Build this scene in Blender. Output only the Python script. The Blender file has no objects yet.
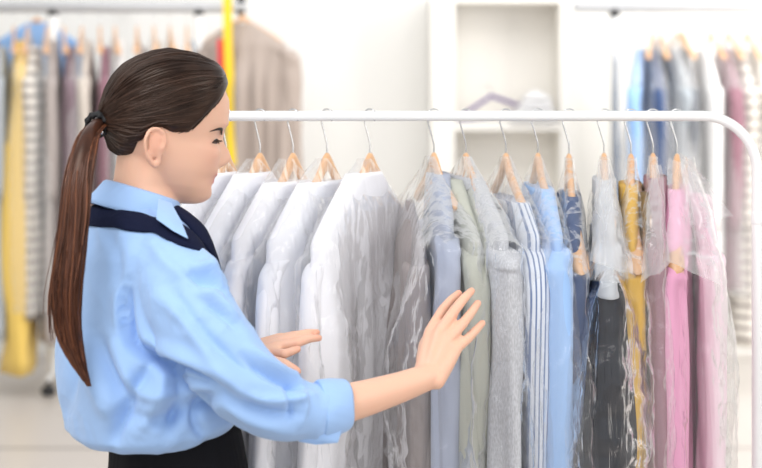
import bpy, bmesh, math, random
import numpy as np
from mathutils import Vector, Matrix, noise as mn
from mathutils.bvhtree import BVHTree

random.seed(7)
S = bpy.context.scene
COL = S.collection
F, CX, HY, CAMH = 1500.0, 381.0, 75.0, 1.55      # focal length in pixels, image centre, horizon row, eye height

# ------------------------------------------------------------------ camera, world, lights, exposure
cam = bpy.data.cameras.new('camera')
cam.sensor_width = 36.0
cam.lens = F * 36.0 / 762.0
cam.shift_y = -(234.0 - HY) / 762.0
cam.dof.use_dof = True
cam.dof.focus_distance = 2.45
cam.dof.aperture_fstop = 3.3
camo = bpy.data.objects.new('camera', cam)
COL.objects.link(camo)
camo.location = (0, 0, CAMH)
camo.rotation_euler = (math.pi / 2, 0, 0)
S.camera = camo

w = bpy.data.worlds.new('world'); S.world = w; w.use_nodes = True
bg = w.node_tree.nodes['Background']
bg.inputs[0].default_value = (0.97, 0.98, 1.0, 1)
bg.inputs[1].default_value = 0.76

def area(name, loc, target, sx, sy, power, color=(1, 1, 1)):
    l = bpy.data.lights.new(name, 'AREA'); l.shape = 'RECTANGLE'; l.size = sx; l.size_y = sy
    l.energy = power; l.color = color
    o = bpy.data.objects.new(name, l); COL.objects.link(o); o.location = loc
    d = Vector(target) - Vector(loc)
    o.rotation_euler = d.to_track_quat('-Z', 'Y').to_euler()
    return o
area('key_light', (-1.1, 0.9, 3.3), (-0.15, 2.5, 1.1), 1.5, 1.2, 46, (1.0, 0.985, 0.96))  # added overhead key lamp that brings out the folds; no window stands here
area('fill_light_front', (0.3, -1.6, 2.3), (0.1, 2.6, 1.1), 3.2, 1.8, 32, (1.0, 0.99, 0.98))  # unseen fill lamp added behind the camera to brighten the clothes
area('fill_light_right', (2.3, 1.2, 2.4), (0.1, 2.6, 1.2), 1.2, 1.6, 26, (1.0, 0.97, 0.93))  # added warm fill for the right side, not a window
area('back_wall_fill', (0.6, 5.6, 3.4), (0.4, 7.2, 1.0), 5.0, 1.6, 80, (1.0, 0.975, 0.94))  # lamp added to brighten the back wall; no fixture modelled
area('rear_right_fill', (3.2, 5.6, 2.2), (1.9, 8.2, 1.0), 1.2, 1.8, 75, (1.0, 0.97, 0.93))  # extra side lamp added to wash out the rear right clothes

S.view_settings.view_transform = 'Standard'
S.view_settings.look = 'None'
S.view_settings.gamma = 1.0
S.view_settings.use_curve_mapping = False
S.view_settings.exposure = 0.0
S.cycles.transparent_max_bounces = 24

# ------------------------------------------------------------------ helpers
def P(px, py, D):
    return Vector(((px - CX) / F * D, D, CAMH - (py - HY) / F * D))

def sm(a, b, x):
    t = np.clip((np.asarray(x, float) - a) / (b - a), 0, 1)
    return t * t * (3 - 2 * t)

def vnoise(p, seed=0):
    p = np.asarray(p, float); i = np.floor(p).astype(np.int64); f = p - i
    f = f * f * (3 - 2 * f); out = np.zeros(p.shape[:-1])
    for dx in (0, 1):
        for dy in (0, 1):
            for dz in (0, 1):
                h = ((i[..., 0] + dx) * 374761393 + (i[..., 1] + dy) * 668265263 + (i[..., 2] + dz) * 2147483647 + seed * 974634777) & 0xffffffff
                h = ((h ^ (h >> 13)) * 1274126177) & 0xffffffff
                h = (h ^ (h >> 16)) & 0xffff
                wgt = (f[..., 0] if dx else 1 - f[..., 0]) * (f[..., 1] if dy else 1 - f[..., 1]) * (f[..., 2] if dz else 1 - f[..., 2])
                out += wgt * (h / 32767.5 - 1)
    return out

def fbm(p, seed=0, octv=3):
    o = 0; a = 1; p = np.asarray(p, float)
    for k in range(octv):
        o = o + a * vnoise(p, seed + k * 17); p = p * 2.03; a *= .5
    return o

def mesh_obj(name, verts, faces, mat=None, parent=None, smooth=True, loc=None):
    m = bpy.data.meshes.new(name)
    m.from_pydata([tuple(v) for v in verts], [], [tuple(f) for f in faces])
    m.update()
    if smooth:
        m.polygons.foreach_set('use_smooth', [True] * len(m.polygons))
    if mat: m.materials.append(mat)
    o = bpy.data.objects.new(name, m); COL.objects.link(o)
    if parent: o.parent = parent
    if loc is not None: o.location = loc
    return o

def tag(o, label=None, cat=None, group=None, kind=None):
    if label: o['label'] = label
    if cat: o['category'] = cat
    if group: o['group'] = group
    if kind: o['kind'] = kind
    return o

def empty(name, loc, rz=0.0):
    o = bpy.data.objects.new(name, None); COL.objects.link(o)
    o.empty_display_size = .05
    o.location = loc; o.rotation_euler = (0, 0, rz); return o

def grid_faces(nl, ns, closed=True, cap0=False, cap1=False):
    f = []
    e = ns if closed else ns - 1
    for i in range(nl - 1):
        for j in range(e):
            k = (j + 1) % ns
            f.append((i * ns + j, i * ns + k, (i + 1) * ns + k, (i + 1) * ns + j))
    if cap0: f.append(tuple(range(ns - 1, -1, -1)))
    if cap1: f.append(tuple(range((nl - 1) * ns, nl * ns)))
    return f

def tube(pts, radii, ns=12, flat=None, up=None):
    """closed tapered tube through pts; flat = (vector, factor) squashes along a direction; rounded ends"""
    pts = [Vector(p) for p in pts]; n = len(pts)
    P2, R2 = [], []
    t0 = (pts[1] - pts[0]).normalized(); t1 = (pts[-1] - pts[-2]).normalized()
    for c in (0.98, .8, .45):
        P2.append(pts[0] - t0 * radii[0] * c * .9); R2.append(radii[0] * math.sqrt(max(0, 1 - c * c)) + 1e-4)
    P2 += pts; R2 += list(radii)
    for c in (.45, .8, .98):
        P2.append(pts[-1] + t1 * radii[-1] * c * .9); R2.append(radii[-1] * math.sqrt(max(0, 1 - c * c)) + 1e-4)
    V = []
    ref = Vector(up) if up else Vector((0.13, 0.31, 0.94))
    for i in range(len(P2)):
        a = P2[max(0, i - 1)]; b = P2[min(len(P2) - 1, i + 1)]
        t = (b - a).normalized()
        x = (ref - t * ref.dot(t))
        x = x.normalized() if x.length > 1e-4 else t.orthogonal().normalized()
        y = t.cross(x); ref = x
        for j in range(ns):
            an = 2 * math.pi * j / ns
            d = x * math.cos(an) + y * math.sin(an)
            if flat:
                fv = Vector(flat[0]).normalized(); d = d - fv * d.dot(fv) * (1 - flat[1])
            V.append(P2[i] + d * R2[i])
    return V, grid_faces(len(P2), ns, True, True, True)

def box(cx, cy, cz, sx, sy, sz):
    v = [(cx + a * sx / 2, cy + b * sy / 2, cz + c * sz / 2) for a in (-1, 1) for b in (-1, 1) for c in (-1, 1)]
    f = [(0, 1, 3, 2), (4, 6, 7, 5), (0, 4, 5, 1), (2, 3, 7, 6), (0, 2, 6, 4), (1, 5, 7, 3)]
    return v, f

def join(parts):
    V, Fc = [], []
    for v, f in parts:
        b = len(V); V += [tuple(x) for x in v]; Fc += [tuple(i + b for i in q) for q in f]
    return V, Fc

def bevel(o, wd=.004, seg=2):
    m = o.modifiers.new('bevel', 'BEVEL'); m.width = wd; m.segments = seg; m.limit_method = 'ANGLE'
    return o

def subsurf(o, lv=1):
    m = o.modifiers.new('subdivision', 'SUBSURF'); m.levels = lv; m.render_levels = lv
    return o

def smooth_pts(pts, n):
    """catmull-rom through pts"""
    pts = [Vector(p) for p in pts]; out = []
    q = [pts[0] * 2 - pts[1]] + pts + [pts[-1] * 2 - pts[-2]]
    N = len(pts) - 1
    for k in range(n):
        t = k / (n - 1) * N; i = min(int(t), N - 1); t -= i
        a, b, c, d = q[i], q[i + 1], q[i + 2], q[i + 3]
        out.append(.5 * ((2 * b) + (c - a) * t + (2 * a - 5 * b + 4 * c - d) * t * t + (3 * b - a - 3 * c + d) * t ** 3))
    return out

def interp(xs, ys, n):
    t = np.linspace(0, 1, n)
    return list(np.interp(t, np.linspace(0, 1, len(ys)) if xs is None else xs, ys))

def remesh(parts, voxel, iters=4, name='tmp'):
    V, Fc = join(parts)
    o = mesh_obj(name, V, Fc)
    bm = bmesh.new(); bm.from_mesh(o.data); bmesh.ops.recalc_face_normals(bm, faces=bm.faces); bm.to_mesh(o.data); bm.free()
    r = o.modifiers.new('r', 'REMESH'); r.mode = 'VOXEL'; r.voxel_size = voxel; r.adaptivity = 0
    if iters:
        s = o.modifiers.new('s', 'SMOOTH'); s.factor = .5; s.iterations = iters
    dg = bpy.context.evaluated_depsgraph_get(); dg.update()
    me = bpy.data.meshes.new_from_object(o.evaluated_get(dg))
    bpy.data.objects.remove(o)
    n = len(me.vertices)
    co = np.zeros(n * 3); me.vertices.foreach_get('co', co)
    return me, co.reshape(-1, 3)

def finish(me, co, name, mat, parent=None):
    me.vertices.foreach_set('co', np.asarray(co, float).ravel()); me.update()
    me.polygons.foreach_set('use_smooth', [True] * len(me.polygons))
    me.name = name; me.materials.clear(); me.materials.append(mat)
    o = bpy.data.objects.new(name, me); COL.objects.link(o)
    if parent: o.parent = parent
    return o

def normals_of(me):
    n = np.zeros(len(me.vertices) * 3); me.vertices.foreach_get('normal', n); return n.reshape(-1, 3)

# ------------------------------------------------------------------ materials
def newmat(name):
    m = bpy.data.materials.new(name); m.use_nodes = True
    nt = m.node_tree; b = nt.nodes['Principled BSDF']
    return m, nt, b

def N(nt, t, **kw):
    n = nt.nodes.new(t)
    for k, v in kw.items():
        if k in n.inputs.keys(): n.inputs[k].default_value = v
        else: setattr(n, k, v)
    return n

def plain(name, col, rough=.5, metal=0.0, coat=0.0, bump=0.0, bscale=40.0, var=0.0, spec=.5):
    m, nt, b = newmat(name)
    b.inputs['Base Color'].default_value = (*col, 1); b.inputs['Roughness'].default_value = rough
    b.inputs['Metallic'].default_value = metal; b.inputs['Coat Weight'].default_value = coat
    b.inputs['Specular IOR Level'].default_value = spec
    tc = N(nt, 'ShaderNodeTexCoord')
    nz = N(nt, 'ShaderNodeTexNoise'); nz.inputs['Scale'].default_value = bscale; nz.inputs['Detail'].default_value = 4
    nt.links.new(tc.outputs['Object'], nz.inputs['Vector'])
    if bump:
        bp = N(nt, 'ShaderNodeBump'); bp.inputs['Strength'].default_value = bump; bp.inputs['Distance'].default_value = .002
        nt.links.new(nz.outputs['Fac'], bp.inputs['Height']); nt.links.new(bp.outputs['Normal'], b.inputs['Normal'])
    if var:
        mx = N(nt, 'ShaderNodeMix', data_type='RGBA'); mx.inputs[6].default_value = (*[c * (1 - var) for c in col], 1)
        mx.inputs[7].default_value = (*[min(1, c * (1 + var)) for c in col], 1)
        nt.links.new(nz.outputs['Fac'], mx.inputs[0]); nt.links.new(mx.outputs[2], b.inputs['Base Color'])
    return m

_cloth = {}
def cloth(name, col, stripe=None, axis='X', freq=60.0, mix=.5, rough=.85, heather=0.0, fold=.5, fscale=(14, 14, 2.2), sheen=.15):
    """woven cloth: fine weave bump, long vertical folds, optional woven stripes or heathered yarn"""
    if name in _cloth: return _cloth[name]
    m, nt, b = newmat(name); L = nt.links.new
    b.inputs['Roughness'].default_value = rough; b.inputs['Specular IOR Level'].default_value = .25
    b.inputs['Sheen Weight'].default_value = sheen
    if sheen == 0: b.inputs['Specular IOR Level'].default_value = .1
    tc = N(nt, 'ShaderNodeTexCoord')
    col_out = None
    if stripe:
        sp = N(nt, 'ShaderNodeSeparateXYZ'); L(tc.outputs['Object'], sp.inputs[0])
        mu = N(nt, 'ShaderNodeMath', operation='MULTIPLY'); L(sp.outputs[axis], mu.inputs[0]); mu.inputs[1].default_value = freq
        fr = N(nt, 'ShaderNodeMath', operation='FRACT'); L(mu.outputs[0], fr.inputs[0])
        gt = N(nt, 'ShaderNodeMath', operation='GREATER_THAN'); L(fr.outputs[0], gt.inputs[0]); gt.inputs[1].default_value = mix
        mx = N(nt, 'ShaderNodeMix', data_type='RGBA'); mx.inputs[6].default_value = (*col, 1); mx.inputs[7].default_value = (*stripe, 1)
        L(gt.outputs[0], mx.inputs[0]); L(mx.outputs[2], b.inputs['Base Color'])
    elif heather:
        nz = N(nt, 'ShaderNodeTexNoise'); nz.inputs['Scale'].default_value = 420; nz.inputs['Detail'].default_value = 2
        mp = N(nt, 'ShaderNodeMapping'); mp.inputs['Scale'].default_value = (1, 1, .35)
        L(tc.outputs['Object'], mp.inputs[0]); L(mp.outputs[0], nz.inputs['Vector'])
        rp = N(nt, 'ShaderNodeValToRGB'); rp.color_ramp.elements[0].position = .35; rp.color_ramp.elements[1].position = .65
        rp.color_ramp.elements[0].color = (*[c * (1 - heather) for c in col], 1)
        rp.color_ramp.elements[1].color = (*[min(1, c * (1 + heather)) for c in col], 1)
        L(nz.outputs['Fac'], rp.inputs[0]); L(rp.outputs[0], b.inputs['Base Color'])
    else:
        b.inputs['Base Color'].default_value = (*col, 1)
    mp2 = N(nt, 'ShaderNodeMapping'); mp2.inputs['Scale'].default_value = fscale
    n1 = N(nt, 'ShaderNodeTexNoise'); n1.inputs['Scale'].default_value = 1.0; n1.inputs['Detail'].default_value = 3; n1.inputs['Distortion'].default_value = .6
    L(tc.outputs['Object'], mp2.inputs[0]); L(mp2.outputs[0], n1.inputs['Vector'])
    n2 = N(nt, 'ShaderNodeTexNoise'); n2.inputs['Scale'].default_value = 600; L(tc.outputs['Object'], n2.inputs['Vector'])
    b1 = N(nt, 'ShaderNodeBump'); b1.inputs['Strength'].default_value = fold; b1.inputs['Distance'].default_value = .02
    b2 = N(nt, 'ShaderNodeBump'); b2.inputs['Strength'].default_value = .06; b2.inputs['Distance'].default_value = .0005
    L(n1.outputs['Fac'], b1.inputs['Height']); L(b1.outputs['Normal'], b2.inputs['Normal'])
    L(n2.outputs['Fac'], b2.inputs['Height']); L(b2.outputs['Normal'], b.inputs['Normal'])
    _cloth[name] = m
    return m

def film(name, milk=.16, tint=(1, 1, 1), gloss=.5, scale=26.0, crease=1.0, rough=.2, base=.03):
    """thin clear polythene: mostly see-through, glossy on its creases, a little milky"""
    m, nt, b = newmat(name); L = nt.links.new
    nt.nodes.remove(b); out = nt.nodes['Material Output']
    tc = N(nt, 'ShaderNodeTexCoord')
    def mapped(sc):
        mp = N(nt, 'ShaderNodeMapping'); mp.inputs['Scale'].default_value = sc; L(tc.outputs['Object'], mp.inputs[0]); return mp.outputs[0]
    nz = N(nt, 'ShaderNodeTexNoise', noise_type='RIDGED_MULTIFRACTAL'); nz.inputs['Scale'].default_value = scale; nz.inputs['Detail'].default_value = 5
    nz.inputs['Distortion'].default_value = .9; nz.inputs['Roughness'].default_value = .6; L(mapped((1, 1, .6)), nz.inputs['Vector'])
    pl = N(nt, 'ShaderNodeTexNoise'); pl.inputs['Scale'].default_value = 1; pl.inputs['Detail'].default_value = 4; pl.inputs['Distortion'].default_value = .8
    L(mapped((55, 55, 4.5)), pl.inputs['Vector'])
    vo = N(nt, 'ShaderNodeTexVoronoi', feature='F1'); vo.inputs['Scale'].default_value = scale * 1.5; L(mapped((1, 1, .7)), vo.inputs['Vector'])
    a1 = N(nt, 'ShaderNodeMath', operation='MULTIPLY_ADD'); a1.inputs[1].default_value = .55; L(vo.outputs['Distance'], a1.inputs[0]); L(nz.outputs[0], a1.inputs[2])
    a2 = N(nt, 'ShaderNodeMath', operation='MULTIPLY_ADD'); a2.inputs[1].default_value = .45; L(pl.outputs['Fac'], a2.inputs[0]); L(a1.outputs[0], a2.inputs[2])
    bp = N(nt, 'ShaderNodeBump'); bp.inputs['Strength'].default_value = .8 * crease; bp.inputs['Distance'].default_value = .007
    L(a2.outputs[0], bp.inputs['Height'])
    lw = N(nt, 'ShaderNodeLayerWeight'); lw.inputs['Blend'].default_value = .2; L(bp.outputs['Normal'], lw.inputs['Normal'])
    gl = N(nt, 'ShaderNodeBsdfGlossy'); gl.inputs['Roughness'].default_value = rough; gl.inputs['Color'].default_value = (*tint, 1); L(bp.outputs['Normal'], gl.inputs['Normal'])
    df = N(nt, 'ShaderNodeBsdfDiffuse'); df.inputs['Color'].default_value = (*[.96 * t for t in tint], 1)
    tl = N(nt, 'ShaderNodeBsdfTranslucent'); tl.inputs['Color'].default_value = (*[.96 * t for t in tint], 1)
    m0 = N(nt, 'ShaderNodeMixShader'); m0.inputs[0].default_value = .45; L(df.outputs[0], m0.inputs[1]); L(tl.outputs[0], m0.inputs[2])
    tr = N(nt, 'ShaderNodeBsdfTransparent'); tr.inputs['Color'].default_value = (.99, .99, .99, 1)
    m1 = N(nt, 'ShaderNodeMixShader'); L(tr.outputs[0], m1.inputs[1]); L(m0.outputs[0], m1.inputs[2])
    mr = N(nt, 'ShaderNodeMapRange'); mr.inputs['From Min'].default_value = .6; mr.inputs['From Max'].default_value = 2.0
    mr.inputs['To Min'].default_value = milk * .55; mr.inputs['To Max'].default_value = min(.9, milk * 2.2)
    L(nz.outputs[0], mr.inputs['Value']); L(mr.outputs[0], m1.inputs[0])
    m2 = N(nt, 'ShaderNodeMixShader'); L(m1.outputs[0], m2.inputs[1]); L(gl.outputs[0], m2.inputs[2])
    mm = N(nt, 'ShaderNodeMath', operation='MULTIPLY_ADD'); mm.inputs[1].default_value = gloss; mm.inputs[2].default_value = base
    L(lw.outputs['Fresnel'], mm.inputs[0]); L(mm.outputs[0], m2.inputs[0])
    L(m2.outputs[0], out.inputs['Surface'])
    return m

WOOD, nt, b = newmat('hanger_wood')
b.inputs['Roughness'].default_value = .38; b.inputs['Coat Weight'].default_value = .25
tc = N(nt, 'ShaderNodeTexCoord'); mp = N(nt, 'ShaderNodeMapping'); mp.inputs['Scale'].default_value = (6, 60, 60)
nz = N(nt, 'ShaderNodeTexNoise'); nz.inputs['Scale'].default_value = 2; nz.inputs['Detail'].default_value = 5
rp = N(nt, 'ShaderNodeValToRGB'); rp.color_ramp.elements[0].color = (.62, .33, .16, 1); rp.color_ramp.elements[1].color = (.85, .54, .31, 1)
nt.links.new(tc.outputs['Object'], mp.inputs[0]); nt.links.new(mp.outputs[0], nz.inputs['Vector']); nt.links.new(nz.outputs['Fac'], rp.inputs[0]); nt.links.new(rp.outputs[0], b.inputs['Base Color'])

STEEL = plain('hook_steel', (.62, .62, .63), .22, 1.0)
CHROME = plain('chrome_tube', (.55, .56, .58), .22, 1.0)
WHITE_TUBE = plain('white_powder_coat', (.86, .87, .87), .32, coat=.2)
BLACK_P = plain('black_plastic', (.015, .016, .018), .4)
FILM = film('clear_film', .08)
FILM_MILK = film('milky_film', .22, gloss=.32, crease=1.4, rough=.16)
FILM_DARK = film('loose_clear_film', .03, gloss=.7, scale=14, rough=.13)
FILM_GLOSS = film('glossy_crumpled_film', .015, gloss=1.3, scale=11, rough=.08, crease=3.0, base=.05)
FILM_BG = film('rear_film', .45, gloss=.3)

# ------------------------------------------------------------------ the room
WALL = plain('wall_paint', (.87, .865, .84), .7, bump=.06, bscale=120, var=.012)
XL, XR, YB, YF = -4.2, 4.2, 8.35, -2.5
def wallbox(name, *a, mat=WALL):
    v, f = box(*a); return tag(mesh_obj(name, v, f, mat, smooth=False), kind='structure')
# floor: large pale tiles with thin joints
FL, nt, b = newmat('floor_tiles'); L = nt.links.new
tc = N(nt, 'ShaderNodeTexCoord'); br = N(nt, 'ShaderNodeTexBrick'); br.offset = 0; br.offset_frequency = 2
br.inputs['Scale'].default_value = 1.0; br.inputs['Brick Width'].default_value = 3.9; br.inputs['Row Height'].default_value = 1.9
br.inputs['Mortar Size'].default_value = .018; br.inputs['Mortar'].default_value = (.33, .30, .28, 1)
br.inputs['Color1'].default_value = (.60, .555, .52, 1); br.inputs['Color2'].default_value = (.59, .55, .515, 1)
mpf = N(nt, 'ShaderNodeMapping'); mpf.inputs['Location'].default_value = (0, -6.23 + 3.8, 0); L(tc.outputs['Object'], mpf.inputs[0]); L(mpf.outputs[0], br.inputs['Vector']); L(br.outputs['Color'], b.inputs['Base Color']); b.inputs['Roughness'].default_value = .35
v, f = box(0, (YB + YF) / 2, -.05, XR - XL + .4, YB - YF + .4, .1)
tag(mesh_obj('floor', [(a, b_ + 0, c) for a, b_, c in v], f, FL, smooth=False), kind='structure')
wallbox('wall_back', 0, YB + .1, 1.7, XR - XL + .4, .2, 3.4)
wallbox('wall_left', XL - .1, (YB + YF) / 2, 1.7, .2, YB - YF, 3.4)
wallbox('wall_right', XR + .1, (YB + YF) / 2, 1.7, .2, YB - YF, 3.4)
wallbox('baseboard_back', 0, YB - .008, .045, XR - XL, .016, .09, mat=plain('baseboard_paint', (.86, .85, .82), .5))

# ------------------------------------------------------------------ open shelving unit on the back wall
CAB = plain('cabinet_laminate', (.88, .86, .81), .5)
CABB = plain('cabinet_inside_laminate', (.90, .875, .83), .55)
cab = empty('shelving_unit', P(503, 75, 8.1) * 1.0)
cab.location.z = 0
tag(cab, 'tall cream open shelving unit against the back wall', 'shelving unit')
def local(o, *a): return box(*a)
D0 = 7.95
def wx(px, D=D0): return (px - CX) / F * D
def wz(py, D=D0): return CAMH - (py - HY) / F * D
cx0 = cab.location.x; cy0 = cab.location.y
def cabpart(name, x0, x1, y0, y1, z0, z1, m):
    v, f = box((x0 + x1) / 2 - cx0, (y0 + y1) / 2 - cy0, (z0 + z1) / 2, x1 - x0, y1 - y0, z1 - z0)
    return bevel(mesh_obj(name, v, f, m, cab, smooth=False), .003, 1)
ztop = wz(-4)
cabpart('side_panel', wx(431), wx(455), D0, 8.34, 0, ztop, CAB)
cabpart('side_panel', wx(560), wx(577), D0, 8.34, 0, ztop, CAB)
cabpart('back_panel', wx(455), wx(560), 8.31, 8.335, 0, ztop, CABB)
cabpart('top_panel', wx(455), wx(560), D0, 8.31, wz(3), ztop, CAB)
for py in (122, 236, 330):
    cabpart('shelf', wx(455), wx(560), D0 + .005, 8.31, wz(py + 9), wz(py), CAB)
# purple plastic hangers and a folded pile on the shelf
PURPLE = plain('purple_plastic', (.09, .03, .24), .35)
zs = wz(122)
def flat_hanger(x, y, z, rz, label, up=0.0):
    pts = [(-.20, 0, 0.012), (-.19, 0, .022), (0, 0, .115), (.19, 0, .022), (.20, 0, .012), (.19, 0, .006), (0, 0, .005), (-.19, 0, .006), (-.20, 0, .012)]
    a = tube([Vector(p) for p in pts], [.011] * len(pts), 8)
    o = mesh_obj('plastic_hanger', *a, PURPLE)
    hk = smooth_pts([(0, 0, .115), (0, 0, .15), (-.02, 0, .18), (-.045, 0, .165)], 14)
    mesh_obj('hook', *tube(hk, [.003] * 14, 8), STEEL, o)
    o.location = (x, y, z); o.rotation_euler = (0, -.12, rz)
    return tag(o, label, 'clothes hanger')
flat_hanger(wx(496), 8.10, zs + .022, .15, 'purple plastic clothes hanger standing on the cabinet shelf')
v, f = [], []
parts = []
for k in range(3):
    n = 26; V = []
    for i in range(n):
        for j in range(n):
            x = (i / (n - 1) - .5); y = (j / (n - 1) - .5)
            e = (1 - (abs(2 * x)) ** 6) * (1 - abs(2 * y) ** 6)
            V.append((x * (.25 - k * .05) + .008 * k, y * .22, .012 + k * .038 + .034 * e * (1 - 1.2 * abs(x)) + .004 * mn.noise(Vector((x * 5, y * 5, k)))))
    V2 = [(a, b_, .002 + k * .030) for a, b_, c in V]
    F1 = [(i * n + j, (i + 1) * n + j, (i + 1) * n + j + 1, i * n + j + 1) for i in range(n - 1) for j in range(n - 1)]
    F2 = [tuple(q + n * n for q in reversed(ff)) for ff in F1]
    rim = [i * n for i in range(n)] + [(n - 1) * n + j for j in range(1, n)] + [i * n + n - 1 for i in range(n - 2, -1, -1)] + [j for j in range(n - 2, 0, -1)]
    F3 = [(rim[i], rim[(i + 1) % len(rim)], rim[(i + 1) % len(rim)] + n * n, rim[i] + n * n) for i in range(len(rim))]
    parts.append((V + V2, F1 + F2 + F3))
o = mesh_obj('folded_cloth', *join(parts), cloth('folded_white', (.86, .86, .87)), loc=(wx(534), 8.02, zs + .002)); o.scale = (.98, .9, 1.35)
tag(o, 'crumpled white folded cloth lying on the cabinet shelf', 'cloth')

# ------------------------------------------------------------------ hangers, garments, bags
HZ0, HDROP, HARM = -.092, .112, .20
def arm_z(u, drop=HDROP):                     # centre line of the wooden arm under the rail
    return HZ0 - drop * (np.abs(u) / HARM) ** 1.12

def make_hanger(hookx, D, railz, th, label, group=None, wood=WOOD, drop=HDROP, arm=HARM, lift=0.0, name='wooden_hanger', rr=.0098, endt=.009):
    rt = empty(name, (hookx, D, railz), math.radians(th - 90))
    tag(rt, label, 'clothes hanger', group)
    # wire hook over the rail
    r = rr + .0025
    pts = [Vector((0, r * math.cos(a), r * math.sin(a))) for a in np.linspace(math.radians(-40), math.radians(180), 16)]
    pts = [Vector((0, -p.y, p.z)) for p in pts][::-1]
    pts = pts[::-1]
    pts = [Vector((p.x, -p.y, p.z)) for p in pts]
    pts += [Vector((0, -r * .9, -.012)), Vector((0, -.004, -.035)), Vector((0, 0, -.05)), Vector((0, 0, HZ0 + .012 + lift))]
    mesh_obj('hook', *tube(pts, [.0015] * len(pts), 6), STEEL, rt)
    n = 44; ns = 12; V = []
    for i in range(n):
        u = -arm + 2 * arm * i / (n - 1); a = abs(u) / arm
        zc = HZ0 + lift - drop * (abs(u) / HARM) ** 1.12 + .012 * math.exp(-(u / .025) ** 2)
        hh = .0125 * (1 - .12 * a) + .004 * math.exp(-(u / .03) ** 2); tt = .0065 + endt * sm(.45, 1, a)
        e = math.sqrt(max(.02, 1 - max(0, (a - .93) / .07) ** 2))
        fwd = endt * a * a
        for j in range(ns):
            an = 2 * math.pi * j / ns
            V.append((u, fwd + tt * e * math.cos(an), zc + hh * e * math.sin(an)))
    mesh_obj('hanger_bar', V, grid_faces(n, ns, True, True, True), wood, rt)
    return rt

def top_z(u, drop, off, lift):
    a = np.abs(u) / HARM
    return HZ0 + lift + .014 + off - drop * a ** 1.12

def body_loft(hw, length, vt, neck, drop=HDROP, off=.004, lift=0., seed=0, nl=64, ns=72, foldn=1.0, flare=1.0, uoff=0., thick_top=.019, sway=0., vflare=1.0, crumple=0., botn=0., sq=None):
    """shell hanging from the hanger; returns verts, faces (open below)"""
    z0 = float(top_z(np.array(neck), drop, off, lift)); zs_sh = float(top_z(np.array(hw), drop, off, lift)) - .01
    zb = z0 - length
    t = np.linspace(0, 1, nl); zz = z0 + (zb - z0) * t ** 1.25
    ph = np.linspace(0, 2 * np.pi, ns, endpoint=False)
    V = np.zeros((nl, ns, 3))
    for i, z in enumerate(zz):
        if z > zs_sh:
            s = (z0 - z) / max(1e-5, (z0 - zs_sh)); a = ((HZ0 + lift + .014 + off - z) / drop); a = max(a, 0) ** (1 / 1.12) * HARM
            U = max(neck, min(hw, a)); vv = thick_top + (vt * .75 - thick_top) * sm(0, 1, s)
        else:
            s = (zs_sh - z) / (zs_sh - zb); U = hw * (1 + (flare - 1) * s); vv = vt * (.75 + .25 * sm(0, .25, s)) * (1 + (vflare - 1) * s)
        c, sn = np.cos(ph), np.sin(ph)
        u = U * np.sign(c) * np.abs(c) ** (sq or .75); v = vv * np.sign(sn) * np.abs(sn) ** (sq or .85)
        d = z0 - z; k = sm(0.02, .35, d)
        q = np.stack([u * 15 + 3.1 * seed, np.sign(v) * 2.0 + v * 4, np.full(ns, z * 1.6)], -1)
        f1 = vnoise(q, seed); f2 = vnoise(q * np.array([2.3, 1, 1.6]), seed + 5)
        v = v * (1 + foldn * k * (.55 * f1 + .3 * f2)) + foldn * k * .010 * f2 * np.sign(v)
        u = u * (1 + .05 * k * foldn * f1)
        if sq:
            v = v * (.32 + .68 * float(sm(0, .10, d)))
        if crumple:
            q3 = np.stack([u * 34, v * 45 + 7, np.full(ns, z * 21)], -1)
            cr = 1 - np.abs(fbm(q3, seed + 31, 3)) * 1.6
            v = v + crumple * cr * (.3 + k) * np.sign(sn); u = u + crumple * .5 * vnoise(q3 * 1.3, seed + 3) * np.sign(c)
        V[i, :, 0] = u + uoff; V[i, :, 1] = v + sway * d * d + .02 * sm(0, 1, np.abs(u) / max(hw, .01)) * 0; V[i, :, 2] = z + botn * vnoise(q * .6, seed + 9) * sm(.8, 1, t[i])
    return V.reshape(-1, 3), grid_faces(nl, ns)

def sleeve_geo(side, hw, r, length, drop=HDROP, lift=0., seed=0, inward=.02, flat=.75, nl=50, ns=28, cuff=False):
    sh = float(top_z(np.array(min(hw, HARM + .02)), drop, 0, lift))
    pts = smooth_pts([(side * (hw - .055), 0, sh - .012), (side * (hw - .012), 0, sh - .035), (side * (hw + .004), 0, sh - .10), (side * (hw - inward * .6), .004, sh - length * .5), (side * (hw - inward * 1.4), 0, sh - length)], nl)
    V = []
    for i, p in enumerate(pts):
        t = i / (nl - 1); rr = r * (.62 + .38 * sm(0, .18, t)) * (1 - .26 * t)
        if cuff and t > .93: rr *= .86
        ph = np.linspace(0, 2 * np.pi, ns, endpoint=False)
        q = np.stack([np.cos(ph) * 1.4 + seed, np.sin(ph) * 1.4, np.full(ns, t * length * 5)], -1)
        q2 = np.stack([np.cos(ph) * 1.5 + seed, np.sin(ph) * 1.5, np.full(ns, t * length * 17)], -1)
        f = 1 + (.28 * vnoise(q, seed) + .12 * vnoise(q2, seed + 3)) * sm(0.03, .25, t)
        for j in range(ns):
            V.append((p.x + rr * f[j] * math.cos(ph[j]), p.y + rr * f[j] * flat * math.sin(ph[j]), p.z + .0))
    return V, grid_faces(nl, ns, True, True, False)

def solid(o, th=.0015):
    m = o.modifiers.new('thickness', 'SOLIDIFY'); m.thickness = th; m.offset = -1
    return o

RAILD, RAILZ = 2.68, CAMH - (116 - HY) / F * 2.68
def hx(px, D=RAILD): return (px - CX) / F * D

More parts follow.
